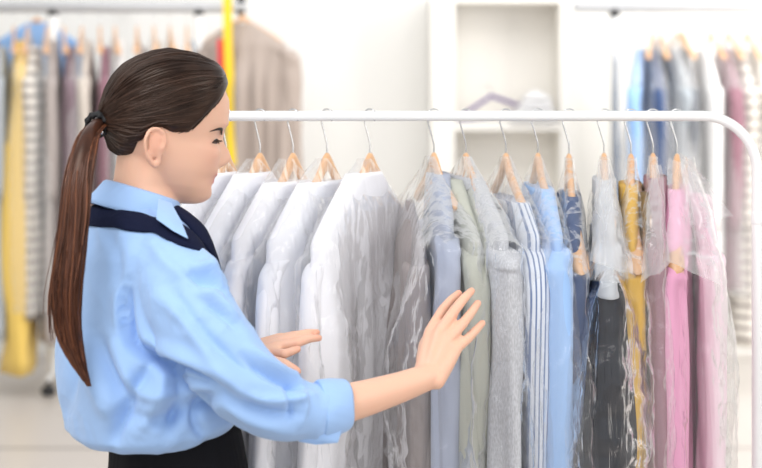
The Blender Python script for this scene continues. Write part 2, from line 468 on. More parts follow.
def collar_geo(neck, drop, lift, h=.035, seed=0):
    ns = 40; rows = []
    z0 = float(top_z(np.array(neck), drop, .004, lift))
    for (dr, dz) in ((0.0, -.012), (.000, .004), (-.002, h * .55), (.003, h * .62), (.010, h * .3), (.017, -.008)):
        row = []
        for j in range(ns):
            a = 2 * math.pi * j / ns
            dip = -.012 * (.5 + .5 * math.cos(a - math.pi / 2)) * 0
            row.append(((neck + dr + .006) * math.cos(a) * (1.0), (.024 + dr) * math.sin(a) + 0.0, z0 + dz * 1.0 + dip))
        rows += row
    return rows, grid_faces(6, ns)

def garment(name, cat, label, hookx, D, railz, th, mat, hw=.215, length=.75, vt=.028, neck=.06, drop=HDROP, lift=0., seed=1, sleeves=True, sr=.042, slen=.58, collar=False,
            group=None, foldn=1., uoff=0., flare=1., sway=0., inward=.02, flat=.75, off=.004, lo=False, vflare=1., near_only=False, cuff=False, topv=.019):
    ns_ = 28 if lo else 72; nl_ = 26 if lo else 64
    V, Fc = body_loft(hw, length, vt, neck, drop, off, lift, seed, nl=nl_, ns=ns_, foldn=foldn, flare=flare, uoff=uoff, sway=sway, vflare=vflare, thick_top=topv)
    Fc = grid_faces(nl_, ns_, True, True, False)
    o = mesh_obj(name, V, Fc, mat, loc=(hookx, D, railz)); o.rotation_euler = (0, 0, math.radians(th - 90))
    solid(o, .0018)
    tag(o, label, cat, group)
    if sleeves:
        for s in ((1,) if near_only else (1, -1)):
            a = sleeve_geo(s, hw, sr, slen, drop, lift, seed + s, inward, flat, nl=20 if lo else 50, ns=14 if lo else 28, cuff=cuff)
            so = mesh_obj('sleeve', *a, mat, o); solid(so, .0015)
            if uoff: so.location.x = uoff
    if collar:
        solid(mesh_obj('collar', *collar_geo(neck, drop, lift), mat, o), .0015)
    return o

def bag(label, hookx, D, railz, th, mat, hw=.245, length=1.0, vt=.05, neck=.014, drop=HDROP, lift=0., seed=1, group=None, crumple=.0035, flare=1.03, lo=False, uoff=0., vflare=1.15, sway=0., name='garment_bag', foldn=.9):
    V, Fc = body_loft(hw, length, vt, neck, drop, .012, lift, seed, nl=30 if lo else 120, ns=32 if lo else 110, foldn=foldn, sq=.5, flare=flare, thick_top=.022, crumple=crumple * (1 if not lo else .6), uoff=uoff, vflare=vflare, sway=sway, botn=.01)
    o = mesh_obj(name, V, Fc, mat, loc=(hookx, D, railz)); o.rotation_euler = (0, 0, math.radians(th - 90))
    tag(o, label, 'garment bag', group)
    return o

# ------------------------------------------------------------------ front rack
rack = empty('clothes_rack', (hx(455), RAILD, 0))
tag(rack, 'white tubular clothes rack with rounded corner, carrying the bagged clothes in front', 'clothes rack')
rx0, rx1 = hx(137) - rack.location.x, hx(757) - rack.location.x
R = .098; tr = .0092
pts = [Vector((rx0, 0, .12)), Vector((rx0, 0, .6)), Vector((rx0, 0, RAILZ - R - .02))]
pts += [Vector((rx0 + R - R * math.cos(a), 0, RAILZ - R + R * math.sin(a))) for a in np.linspace(0, math.pi / 2, 12)]
pts += [Vector((x, 0, RAILZ)) for x in np.linspace(rx0 + R + .03, rx1 - R - .03, 8)]
pts += [Vector((rx1 - R + R * math.cos(a), 0, RAILZ - R + R * math.sin(a))) for a in np.linspace(math.pi / 2, 0, 12)]
pts += [Vector((rx1, 0, RAILZ - R - .02)), Vector((rx1, 0, .6)), Vector((rx1, 0, .12))]
mesh_obj('rail_frame', *tube(pts, [tr] * len(pts), 18), WHITE_TUBE, rack)
for x in (rx0, rx1):
    mesh_obj('foot_bar', *tube([Vector((x, -.25, .11)), Vector((x, .25, .11))], [.012] * 2, 14), WHITE_TUBE, rack)
    for y in (-.25, .25):
        c = mesh_obj('caster', *join([tube([Vector((x, y, .10)), Vector((x, y, .05))], [.008, .006], 10), tube([Vector((x - .009, y, .030)), Vector((x + .009, y, .030))], [.024, .024], 20)]), BLACK_P, rack)
mesh_obj('crossbar', *tube([Vector((rx0, 0, .14)), Vector((rx1, 0, .14))], [.009] * 2, 14), WHITE_TUBE, rack)
mesh_obj('ferrule', *tube([Vector((rx1, 0, P(757, 214, RAILD).z)), Vector((rx1, 0, P(757, 222, RAILD).z))], [.0105] * 2, 16), WHITE_TUBE, rack)

WSH = cloth('white_shirting', (.90, .90, .94), fold=.55)
WSH2 = cloth('white_shirting_cool', (.87, .88, .93), fold=.6)
BG_ = 'clothes in clear bags on the front rack'
fr = lambda px: (hx(px), RAILD, RAILZ)
WHT = [(226, -29, .168, 'first of five, beside the person\'s lips'),
       (260, -29, .172, 'second of five from the person\'s face'),
       (293, -29, .174, 'third, middle of the five'),
       (327, -29, .178, 'fourth of five from the person\'s face'),
       (370, -30, .182, 'fifth, beside the gap on the rail')]
WSM = [WSH, WSH2, WSH, WSH2, WSH]
for i, (px, th, hw, where) in enumerate(WHT):
    make_hanger(*fr(px), th, 'hanger of the white shirt ' + where, 'hangers on the front rack', arm=.125, endt=.002, drop=.175)
    garment('dress_shirt', 'shirt', 'bagged white shirt, ' + where, *fr(px), th, WSM[i], hw=hw - .012, neck=.048 if i in (0, 1, 4) else .066, vt=.027, seed=11 + i, sr=.029, drop=.175,
            length=.74, slen=.60, group='white shirts on the front rack', foldn=1.2, uoff=.022, flat=.62, inward=-.030, off=.012, flare=1.22)
    bag('clear bag over the white shirt ' + where, *fr(px), th, FILM_MILK, hw=hw + .016, length=1.02, vt=.040, seed=11 + i, foldn=1.2, drop=.175, flare=1.25, crumple=.006, group='bags on the front rack', uoff=.022)

TAUPE = cloth('taupe_wool', (.30, .265, .26), fold=.8)
BLUEG = cloth('blue_grey_cotton', (.37, .41, .52), fold=.8)
SAGE = cloth('sage_linen', (.46, .47, .41), fold=.8)
HEATH = cloth('heather_grey_knit', (.50, .51, .54), heather=.13, fold=.45)
STRIPE = cloth('blue_stripe_shirting', (.66, .70, .78), stripe=(.16, .22, .38), axis='Y', freq=125, mix=.66, fold=.5)
LBLUE = cloth('light_blue_cotton', (.33, .52, .84), fold=.7)
NAVY = cloth('navy_wool', (.05, .085, .19), fold=.7)
CHAR = cloth('charcoal_suiting', (.020, .022, .030), fold=.7, rough=.7, sheen=0)
SILV = cloth('silver_grey_cotton', (.55, .58, .62), fold=.6)
MUST = cloth('mustard_cotton', (.70, .42, .07), fold=.8)
OLIVE = cloth('olive_brown_wool', (.16, .10, .035), fold=.8)
MAUVE = cloth('mauve_wool', (.30, .16, .20), fold=.7)
PINK = cloth('pink_cotton', (.78, .38, .56), fold=.7)
ROSE = cloth('pale_pink_cotton', (.84, .68, .74), fold=.7)

# hook 434: three garments share one hanger
make_hanger(*fr(434), 14, 'orange wooden hanger at the left end of the coloured clothes', 'hangers on the front rack', arm=.12, endt=.003)
garment('coat', 'coat', 'dull grey-brown coat showing between the white shirts and the blue-grey shirt', hx(410), RAILD + .01, RAILZ, 4, TAUPE, hw=.15, length=.95, vt=.030, neck=.022, topv=.006, seed=31, sr=.03, slen=.62, foldn=1.2, lift=-.07)
garment('dress_shirt', 'shirt', 'blue-grey shirt between the grey-brown coat and the sage jacket', hx(438), RAILD, RAILZ, 3, BLUEG, hw=.185, length=.92, vt=.022, neck=.06, seed=33, sr=.028, slen=.66, foldn=1.2)
garment('jacket', 'jacket', 'sage grey-green jacket under the fingertips, left of the heather grey one', *fr(449), 11, SAGE, hw=.20, length=.92, vt=.020, neck=.055, seed=36, sr=.030, slen=.66, foldn=1.1, off=.006, lift=-.014)
bag('clear plastic bag over the sage and blue-grey clothes the person touches', *fr(430), 9, FILM, hw=.24, length=1.05, vt=.070, seed=36, group='bags on the front rack', crumple=.005)

make_hanger(*fr(466), 14, 'pale wooden hanger holding the heather grey top', 'hangers on the front rack', arm=.16, endt=.003)
garment('sweater', 'sweater', 'heather grey knitted top in a clear bag, left of the striped shirt', *fr(466), 14, HEATH, hw=.215, length=.95, vt=.030, neck=.07, seed=41, sr=.050, slen=.80, foldn=.7, flat=.62, inward=0)
bag('clear plastic bag over the heather grey top', *fr(466), 14, FILM_DARK, hw=.25, length=1.05, vt=.046, seed=41, group='bags on the front rack', crumple=.004)

make_hanger(*fr(506), 9, 'wooden hanger with a long bare arm above the striped shirt', 'hangers on the front rack', arm=.17, endt=.004)
garment('striped_shirt', 'shirt', 'blue and white striped shirt in a clear bag', *fr(506), 9, STRIPE, hw=.212, length=.86, vt=.022, neck=.135, seed=43, sr=.034, slen=.72, foldn=.9, flat=.7)
bag('clear plastic bag over the striped shirt', *fr(506), 9, FILM_MILK, hw=.243, length=1.0, vt=.040, seed=43, group='bags on the front rack')

make_hanger(*fr(538), 3, 'wooden hanger holding the light blue shirt', 'hangers on the front rack', arm=.15, endt=.004)
garment('dress_shirt', 'shirt', 'light blue shirt in a clear bag, right of the striped one', *fr(538), 3, LBLUE, hw=.212, length=.9, vt=.024, neck=.10, seed=45, sr=.036, slen=.74, foldn=1., flat=.75)
bag('clear plastic bag over the light blue shirt', *fr(538), 3, FILM_MILK, hw=.243, length=1.02, vt=.036, seed=45, group='bags on the front rack')

make_hanger(*fr(569), -4, 'wooden hanger with its rounded end showing below the navy shoulder', 'hangers on the front rack', drop=.15, arm=.215)
garment('jacket', 'jacket', 'navy blue jacket in a clear bag between light blue shirt and charcoal suit', *fr(569), -4, NAVY, hw=.185, length=.9, vt=.024, neck=.095, seed=47, sr=.030, slen=.74, foldn=1., drop=.15)
bag('clear plastic bag over the navy jacket', *fr(569), -4, FILM, hw=.243, length=1.0, vt=.032, seed=47, group='bags on the front rack', drop=.15)

make_hanger(*fr(604), -6, 'wooden hanger holding the silver grey shirt and charcoal skirt', 'hangers on the front rack', arm=.17, endt=.004)
garment('dress_shirt', 'shirt', 'silver grey shirt in a clear bag above a charcoal skirt', *fr(604), -6, SILV, hw=.20, length=.26, vt=.022, neck=.075, seed=49, sr=.028, slen=.20, foldn=.8)
garment('long_skirt', 'skirt', 'charcoal black skirt in glossy crumpled plastic, darkest of the front row', *fr(604), -6, CHAR, hw=.225, length=.76, vt=.052, neck=.19, seed=50, sleeves=False, foldn=1.1, lift=-.065, vflare=1.25)
bag('clear plastic bag over the silver grey shirt', *fr(604), -6, FILM_MILK, hw=.238, length=.19, vt=.036, seed=49, group='bags on the front rack')
bag('crumpled plastic bag over the charcoal skirt', *fr(604), -6, FILM_GLOSS, hw=.25, length=.90, vt=.060, seed=50, group='bags on the front rack', lift=-.05, neck=.19, crumple=.008)

make_hanger(*fr(631), -9, 'wooden hanger holding the mustard yellow dress', 'hangers on the front rack', drop=.15, arm=.215)
garment('dress', 'dress', 'mustard yellow dress in a clear bag', *fr(630), -8, MUST, hw=.185, length=.98, vt=.020, neck=.07, seed=52, sr=.026, slen=.80, foldn=.9, drop=.15)
garment('jacket', 'jacket', 'olive brown jacket hanging right beside the mustard dress', hx(643), RAILD + .02, RAILZ, -6, OLIVE, hw=.17, length=.98, vt=.016, neck=.11, seed=53, sr=.018, slen=.80, foldn=.7)
bag('clear plastic bag over the mustard yellow dress', *fr(632), -8, FILM, hw=.238, length=.50, vt=.034, seed=52, group='bags on the front rack', drop=.15)

make_hanger(*fr(653), -10, 'wooden hanger holding the mauve jacket', 'hangers on the front rack', arm=.17, endt=.004)
garment('jacket', 'jacket', 'dark mauve jacket in a clear bag between mustard dress and pink shirt', *fr(655), -9, MAUVE, hw=.195, length=.96, vt=.018, neck=.07, seed=54, sr=.022, slen=.80, foldn=.8)
bag('clear plastic bag over the mauve jacket', *fr(653), -10, FILM_MILK, hw=.235, length=.98, vt=.026, seed=54, group='bags on the front rack')

make_hanger(*fr(677), -14, 'wooden hanger at the right end of the row, holding pink', 'hangers on the front rack', drop=.15, arm=.215)
garment('dress_shirt', 'shirt', 'bright pink shirt in a clear bag at the right end of the rail', *fr(677), -14, PINK, hw=.185, length=.95, vt=.038, neck=.08, seed=56, sr=.036, slen=.80, foldn=.9, drop=.15)
garment('blouse', 'blouse', 'pale pink blouse farthest right on the front rack', hx(700), RAILD + .02, RAILZ, -3, ROSE, hw=.17, length=.92, vt=.022, neck=.06, seed=57, sr=.030, slen=.80, foldn=.9, lift=-.04)
bag('long clear plastic bag at the right end over the pink clothes', hx(690), RAILD, RAILZ, -7, FILM, hw=.24, length=1.05, vt=.055, seed=56, group='bags on the front rack', drop=.15, neck=.012, vflare=1.4)
# short crumpled shoulder covers with flared corners
FILM_FLAP = film('crumpled_cover_film', .5, gloss=.4, scale=22)
def flap(label, pts, seed, mat=FILM_FLAP):
    """loose corner of film standing off a bag: a folded sheet pinned at its upper edge (world points: top row, bottom row)"""
    n, m = 26, 26; V = []
    a, b_, c, d = [Vector(p) for p in pts]
    for i in range(n):
        for j in range(m):
            s, t = i / (n - 1), j / (m - 1)
            p = a.lerp(b_, t).lerp(d.lerp(c, t), s)
            p += Vector((.004 * mn.noise(Vector((s * 4, t * 3, seed))), .02 * mn.noise(Vector((s * 3 + seed, t * 4, 2))) + .012 * math.sin(t * 7 + seed), .003 * mn.noise(p * 40)))
            V.append(p)
    o = mesh_obj('film_cover', V, [(i * m + j, (i + 1) * m + j, (i + 1) * m + j + 1, i * m + j + 1) for i in range(n - 1) for j in range(m - 1)], mat)
    return tag(o, label, 'plastic film')
flap('flared upper film corner sticking out right of the pink shirt', [P(679, 152, 2.64), P(690, 160, 2.60), P(733, 216, 2.62), P(690, 226, 2.55)], 3)
flap('crumpled film cover with a pointed lower corner over the pink shoulder', [P(670, 158, 2.58), P(686, 165, 2.52), P(723, 286, 2.42), P(668, 262, 2.38)], 8)
flap('film cover spreading left over the mauve jacket to a low point', [P(652, 165, 2.56), P(662, 165, 2.56), P(672, 262, 2.42), P(641, 285, 2.42)], 13)
flap('crumpled film cover over the silver grey shoulder', [P(598, 160, 2.58), P(612, 160, 2.56), P(634, 275, 2.40), P(590, 262, 2.40)], 19)

# ------------------------------------------------------------------ rear racks
BD = 7.33
BRZ = CAMH - (7 - HY) / F * BD
def bx(px, D=BD): return (px - CX) / F * D
GREYM = plain('grey_metal_tube', (.50, .51, .53), .35, .3)
def rear_rack(px0, px1, posts, label, feet):
    r = empty('clothes_rack', (bx((px0 + px1) / 2), BD, 0)); ox = r.location.x
    tag(r, label, 'clothes rack')
    mesh_obj('rail', *tube([Vector((bx(px0) - ox, 0, BRZ)), Vector((bx(px1) - ox, 0, BRZ))], [.026] * 2, 16), GREYM, r)
    for px in posts:
        x = bx(px) - ox
        mesh_obj('post', *tube([Vector((x, .0, .10)), Vector((x, 0, BRZ - .035))], [.024 if feet else .019] * 2, 14), WHITE_TUBE if feet else CHROME, r)
        mesh_obj('cap', *tube([Vector((x, 0, BRZ - .035)), Vector((x, 0, BRZ - .015))], [.026] * 2, 14), BLACK_P, r)
        mesh_obj('foot_bar', *tube([Vector((x, -.10, .085)), Vector((x, .28, .085))], [.014] * 2, 12), WHITE_TUBE, r)
        for y in (-.10, .28):
            mesh_obj('caster', *join([tube([Vector((x, y, .08)), Vector((x, y, .05))], [.01, .01], 8), tube([Vector((x - .012, y, .028)), Vector((x + .012, y, .028))], [.026] * 2, 14)]), BLACK_P, r)
    return r
rl = rear_rack(-120, 243, [-100, 53, 199], 'chrome-railed clothes rack behind the person at the left', True)
mesh_obj('end_cap', *tube([Vector((bx(241) - rl.location.x, 0, BRZ - .025)), Vector((bx(241) - rl.location.x, 0, BRZ + .05))], [.022] * 2, 14), BLACK_P, rl)
rr_ = rear_rack(577, 900, [614.5, 870], 'chrome-railed clothes rack in the right background', False)

BEIGE = cloth('beige_cloth', (.62, .56, .50)); GREYB = cloth('grey_brown_cloth', (.44, .39, .37)); PLUM = cloth('plum_cloth', (.25, .18, .21))
SLATE = cloth('slate_cloth', (.42, .46, .50)); CREAM = cloth('cream_cloth', (.80, .76, .70)); YEL = cloth('yellow_cloth', (.88, .62, .16))
BST = cloth('beige_banded_knit', (.78, .74, .68), stripe=(.36, .32, .30), axis='Z', freq=19, mix=.6)
BROWN = cloth('dark_brown_cloth', (.22, .16, .09)); JBEIGE = cloth('beige_silk', (.42, .35, .31), rough=.45, fold=.9); BLUB = cloth('mid_blue_cloth', (.30, .50, .84))
PALE = cloth('pale_grey_cloth', (.80, .79, .78)); DGREY = cloth('dark_grey_cloth', (.17, .18, .20)); WHC = cloth('white_cloth', (.88, .88, .88))

GL = 'clothes on the rear left rack'
LEFT = [(-24, 'coat', BROWN, 1.2, .05, 'dark brown coat'), (-6, 'coat', SLATE, 1.4, .05, 'slate grey coat at the left picture edge'), (14, 'dress', YEL, 1.60, .085, 'long yellow dress, reaching almost to the floor'),
        (28, 'sweater', BST, 1.30, .05, 'beige and brown banded knit right of the yellow dress'), (47, 'coat', GREYB, 1.45, .05, 'grey-brown coat between banded knit and plum coat'),
        (64, 'coat', PLUM, 1.30, .05, 'dark plum coat above the ponytail tie, left one of two'), (82, 'coat', BEIGE, 1.35, .045, 'beige coat between the two plum coats'),
        (100, 'coat', MAUVE, 1.25, .04, 'plum-red jacket just left of the hair tie'), (115, 'dress', PALE, 1.3, .04, 'pale dress behind the back of the hair'),
        (137, 'coat', GREYB, 1.25, .045, 'grey-brown jacket above the crown, left'), (154, 'coat', BEIGE, 1.3, .04, 'beige jacket above the crown, middle'), (170, 'dress', CREAM, 1.25, .04, 'cream dress above the crown, right'), (187, 'coat', SLATE, 1.2, .04, 'slate jacket beside the white rack post')]
for i, (px, cat, m, ln, vt, lab) in enumerate(LEFT):
    th = 6 + (i % 3) * 3
    make_hanger(bx(px), BD, BRZ, th, 'wooden hanger of the ' + lab, 'hangers on the rear left rack', rr=.0265, lift=-.025)
    garment(cat, cat, lab + ' on the rear left rack', bx(381 - (381 - px) * .98), BD, BRZ, th, m, hw=.215, length=ln, vt=vt * .8, neck=.07 + .03 * (i % 2), seed=80 + i, sr=vt * .9, slen=.6, lo=True, group=GL, lift=-.03, foldn=1.2, sleeves=(m is not YEL), drop=.2)
    if i in (3, 4, 6, 8, 10):
        bag('clear plastic bag over the ' + lab, bx(px), BD, BRZ, th, FILM_BG, hw=.24, length=1.35, vt=vt + .012, seed=90 + i, group='bags on the rear left rack', lo=True, lift=-.03, drop=.2)
# a light blue shirt turned face-on behind the left row
HB = BD + .32
blu = make_hanger(bx(37, HB), HB, CAMH - (4 - HY) / F * HB, 90, 'wooden hanger of the sky blue shirt behind the left row', rr=.0265)
garment('dress_shirt', 'shirt', 'sky blue shirt turned face-on behind the rear left row', bx(37, HB), HB, CAMH - (4 - HY) / F * HB, 90, BLUB, hw=.21, length=.30, vt=.04, neck=.05, seed=120, sr=.04, slen=.28, lo=True, lift=.0)
mesh_obj('wall_rail', *tube([P(-60, 4, HB), P(110, 4, HB)], [.012] * 2, 10), CHROME)
wr = bpy.data.objects['wall_rail']; tag(wr, 'thin chrome rail behind the rear left rack carrying the sky blue shirt', 'rail')
mesh_obj('wall_bracket', *join([tube([P(-40, 4, HB), Vector((P(-40, 4, HB).x, 8.35, P(-40, 4, HB).z))], [.010] * 2, 8), tube([P(104, 4, HB), Vector((P(104, 4, HB).x, 8.35, P(104, 4, HB).z))], [.010] * 2, 8)]), CHROME, wr)
# beige jacket turned face-on at the rack's end
make_hanger(bx(243), BD - .03, BRZ, 80, 'wooden hanger at the end of the rear left rack, holding a beige jacket', rr=.0265, lift=.03)
garment('jacket', 'jacket', 'shiny beige jacket turned face-on at the end of the rear left rack', bx(243), BD - .03, BRZ, 80, JBEIGE, hw=.225, length=.85, vt=.07, neck=.05, seed=130, sr=.065, slen=.7, lift=.02, foldn=1.3, inward=-.03, drop=.12, flare=1.1)
# yellow strap with a red tag looped over the rail end
YM = plain('yellow_strap', (.86, .60, .02), .5); RM = plain('red_strap', (.72, .03, .04), .5)
def strap(name, m, pxs, w, label, D, cat):
    V = []
    pts = smooth_pts([P(a, b_, D) for a, b_ in pxs], 24)
    for p in pts:
        for (sx, sy) in ((-1, -1), (1, -1), (1, 1), (-1, 1)):
            V.append((p.x + sx * w / 2, p.y + sy * .003, p.z))
    return tag(mesh_obj(name, V, grid_faces(24, 4, True, True, True), m, smooth=False), label, cat)
strap('belt', YM, [(227.5, -4), (228, 40), (230, 90), (232, 165)], .043, 'yellow belt hanging over the end of the rear left rail', BD - .13, 'belt')
strap('belt', RM, [(220.5, 39), (221, 58), (222, 76)], .030, 'short red belt end hanging beside the yellow one', BD - .12, 'belt')

GR = 'clothes on the rear right rack'
RIGHT = [(647, 'dress_shirt', BLUB, .80, 'blue shirt', 652, -18), (661, 'coat', NAVY, .82, 'navy coat next to blue shirt', 661, -4), (678, 'coat', SLATE, .75, 'slate grey jacket', 678, 10),
         (690, 'coat', DGREY, 1.0, 'dark grey coat', 684, 0), (711, 'dress', WHC, 1.2, 'white dress', 711, 4), (732, 'coat', MAUVE, 1.15, 'mauve coat', 729, 3), (747, 'sweater', BST, 1.42, 'banded knit dress', 747, 2), (764, 'coat', CREAM, 1.2, 'cream coat at the right picture edge', 764, 2), (782, 'coat', PALE, 1.2, 'pale grey coat', 782, 0)]
for i, (px, nm, m, ln, lab, hk, th) in enumerate(RIGHT):
    make_hanger(bx(hk), BD, BRZ, th, 'wooden hanger of the ' + lab + ' on the rear right rack', 'hangers on the rear right rack', rr=.0265, lift=-.05)
    garment(nm, 'shirt' if nm == 'dress_shirt' else nm, lab + ' on the rear right rack', bx(381 + (px - 381) * .975), BD, BRZ, th, m, hw=.215, length=ln, vt=.042, neck=.08, seed=140 + i, sr=.048, slen=.55 if ln < 1.1 else .7, lo=True, group=GR, lift=-.055, foldn=1.2, drop=.22)
    if i in (0, 1, 2, 3, 5, 6, 7):
        bag('clear bag over the ' + lab + ' on the rear right rack', bx(381 + (px - 381) * .975), BD, BRZ, th, FILM_BG, hw=.24, length=1.25, vt=.055, seed=190 + i, group='bags on the rear right rack', lo=True, lift=-.05, drop=.22)

# ------------------------------------------------------------------ the woman
def skin_material():
    m, nt, b = newmat('skin'); L = nt.links.new
    at = N(nt, 'ShaderNodeVertexColor'); at.layer_name = 'tone'
    L(at.outputs['Color'], b.inputs['Base Color'])
    b.inputs['Roughness'].default_value = .48; b.inputs['Specular IOR Level'].default_value = .35
    b.inputs['Subsurface Weight'].default_value = .12; b.inputs['Subsurface Radius'].default_value = (.012, .004, .002)
    b.inputs['Subsurface Scale'].default_value = .6
    return m
SKIN = skin_material()
PX, PD = -.357, 2.32
person = empty('person', (PX, PD, 0))
tag(person, 'person with brown ponytail in light blue shirt and black skirt, touching bagged clothes', 'person')
off = Vector((PX, PD, 0))
YAW = math.radians(28)
BF = Vector((math.cos(YAW), math.sin(YAW), 0)); BR = Vector((math.sin(YAW), -math.cos(YAW), 0))

def rings(rows, ns=48, sup=.92, cap=True):
    """rows: (centre point, half side width, half depth, tilt)"""
    V = []
    for (c, a, bb, tl) in rows:
        for j in range(ns):
            t = 2 * math.pi * j / ns; cs, sn = math.cos(t), math.sin(t)
            u = a * math.copysign(abs(cs) ** sup, cs); v = bb * math.copysign(abs(sn) ** sup, sn)
            p = c + BR * u + BF * v; p.z += tl * v
            V.append(p)
    return V, grid_faces(len(rows), ns, True, cap, cap)
def dense(rows, k=5):
    out = []
    cs = smooth_pts([r[0] for r in rows], len(rows) * k)
    t = np.linspace(0, 1, len(rows)); tt = np.linspace(0, 1, len(rows) * k)
    A = np.interp(tt, t, [r[1] for r in rows]); B = np.interp(tt, t, [r[2] for r in rows]); T = np.interp(tt, t, [r[3] for r in rows])
    return [(cs[i], A[i], B[i], T[i]) for i in range(len(cs))]

# --- head, in its own frame (r right, f forward, u up)
HS = .95
hy, hp = math.radians(23), math.radians(10)
Fh = Vector((math.cos(hy) * math.cos(hp), math.sin(hy) * math.cos(hp), -math.sin(hp)))
Uh = Vector((math.cos(hy) * math.sin(hp), math.sin(hy) * math.sin(hp), math.cos(hp)))
Rh = Fh.cross(Uh)
HC = P(168.5, 127, 2.34)
def H(r, f, u): return HC + (Rh * r + Fh * f + Uh * u) * HS
Zk = [-.120, -.116, -.105, -.09, -.075, -.062, -.05, -.035, -.02, -.008, .006, .02, .04, .06, .08, .095, .107, .115]
FRk = [.050, .074, .086, .089, .087, .092, .091, .090, .089, .086, .091, .095, .096, .092, .079, .066, .048, .016]
BKk = [.020, .012, -.012, -.032, -.050, -.062, -.073, -.086, -.096, -.101, -.104, -.105, -.101, -.092, -.076, -.056, -.034, -.010]
WDk = [.016, .024, .036, .047, .054, .059, .062, .065, .067, .069, .071, .0725, .073, .071, .063, .052, .034, .012]
def head_geo(off_fn=None, nl=96, ns=120, face=True):
    V = []; zz = np.concatenate([np.linspace(-.120, .1, nl - 14), np.linspace(.1, .115, 15)[1:]])
    for z in zz:
        fr_ = np.interp(z, Zk, FRk); bk = np.interp(z, Zk, BKk); wd = np.interp(z, Zk, WDk)
        c = (fr_ + bk) / 2; h = (fr_ - bk) / 2
        for j in range(ns):
            t = 2 * math.pi * j / ns; cs, sn = math.cos(t), math.sin(t)
            e = .88 if z < -.02 else .95
            x = wd * math.copysign(abs(cs) ** e, cs); y = c + h * math.copysign(abs(sn) ** e, sn)
            # narrower jaw front
            if z < -.03 and y > .04: x *= 1 - .18 * sm(.04, .09, y) * sm(-.03, -.08, z)
            if face and y > .02:
                g = lambda a, s: math.exp(-((a) / s) ** 2)
                ax = abs(x)
                nz = float(np.interp(z, [-.056, -.050, -.042, -.034, -.02, -.005, .01, .02], [0, .011, .023, .027, .019, .010, .003, 0]))
                y += nz * g(x, .0085 if z > -.02 else .0125)
                y += .004 * g(z + .046, .008) * g(ax - .012, .007)          # nostril wings
                y -= .011 * g(z + .004, .013) * g(ax - .031, .017)          # eye sockets
                y += .0065 * g(z + .006, .0085) * g(ax - .032, .012)        # lids over the eyeball
                y += .004 * g(z - .020, .008) * g(ax - .030, .020)          # brow
                y += .005 * g(z + .032, .02) * g(ax - .045, .018)           # cheek
                y += .0050 * g(z + .0655, .0045) * g(x, .020) + .0052 * g(z + .0765, .0055) * g(x, .018)   # lips
                y -= .0035 * g(z + .0705, .0022) * g(x, .022)
                y -= .003 * g(z + .086, .005) * g(x, .02)
                y += .004 * g(z + .102, .012) * g(x, .018)                  # chin
            if off_fn:
                n = Vector((x / max(wd, .01), (y - c) / max(h, .01), 0 if z < .0 else z / .115)).normalized()
                o_ = off_fn(x, y, z); x += n.x * o_; y += n.y * o_; zq = z + n.z * o_
            else: zq = z
            V.append(H(x, y, zq))
    return V, grid_faces(len(zz), ns, True, True, True)

def ear(side):
    s = side
    loop = [(.068, .008, -.030), (.072, .009, -.012), (.075, .004, .004), (.079, -.010, .010), (.083, -.022, .004), (.084, -.026, -.012), (.080, -.021, -.030), (.074, -.010, -.043), (.069, .001, -.049), (.067, .006, -.040)]
    q = smooth_pts([H(s * a, b_ - .030, c - .016) for a, b_, c in loop], 40)
    A = tube(q, [.0034] * 28 + [.0044] * 12, 8)
    inner = smooth_pts([H(s * a, b_ - .030, c - .016) for a, b_, c in [(.073, .000, -.004), (.076, -.010, -.003), (.077, -.016, -.012), (.075, -.013, -.026), (.071, -.006, -.034)]], 16)
    B = tube(inner, [.0028] * 16, 8)
    plate = tube([H(s * .070, -.028, -.016), H(s * .075, -.040, -.017), H(s * .075, -.038, -.036), H(s * .070, -.028, -.052)], [.008, .011, .010, .006], 12, flat=(Rh, .35))
    trag = tube([H(s * .071, -.023, -.028), H(s * .074, -.025, -.036)], [.0035, .0035], 8)
    return [A, B, plate, trag]

def hand(wr_i, wr_p, mcps, fingers, rad, thumb, trad):
    parts = []
    wr_i, wr_p = Vector(wr_i), Vector(wr_p)
    ax = [wr_i.lerp(wr_p, t) for t in (0.08, .36, .66, .95)]
    for k in range(4):
        parts.append(tube([ax[k], ax[k].lerp(mcps[k], .5), mcps[k]], [.0135, .0122, .0092], 12))
        if k < 3:
            parts.append(tube([ax[k].lerp(ax[k + 1], .5), (mcps[k] + mcps[k + 1]) / 2 * .92 + ax[k].lerp(ax[k + 1], .5) * .08], [.0125, .0085], 12))
    for k in range(4):
        q = [mcps[k]] + fingers[k]
        parts.append(tube(q, [rad[k] * x for x in (1.12, 1.02, .92, .76)], 14))
        parts.append(tube([q[1] * 1.0, q[1].lerp(q[2], .06)], [rad[k] * 1.07] * 2, 12))
    parts.append(tube(thumb, trad, 14))
    return parts

# right hand laid on the bags
D1, D2, D3, D4 = 2.300, 2.325, 2.345, 2.362
RW_i, RW_p = P(421, 371, 2.283), P(437, 382, 2.27)
RM = [P(430, 331, 2.315), P(438, 334, 2.303), P(447, 341, 2.298), P(457, 348, 2.297)]
RFg = [[P(442.5, 310, 2.345), P(451, 300, 2.36), P(459, 293, 2.372)],
       [P(454, 311, 2.325), P(464, 298.5, 2.345), P(471.5, 291, 2.362)],
       [P(462.5, 324, 2.318), P(471.5, 312.5, 2.340), P(478, 303, 2.358)],
       [P(468, 338.5, 2.316), P(476, 330, 2.333), P(482.5, 323, 2.348)]]
rh = hand(RW_i, RW_p, RM, RFg, [.0080, .0084, .0081, .0077], [P(424, 360, 2.30), P(425, 345, 2.335), P(432, 331, 2.36), P(438, 322, 2.375)], [.013, .0105, .0092, .0078])
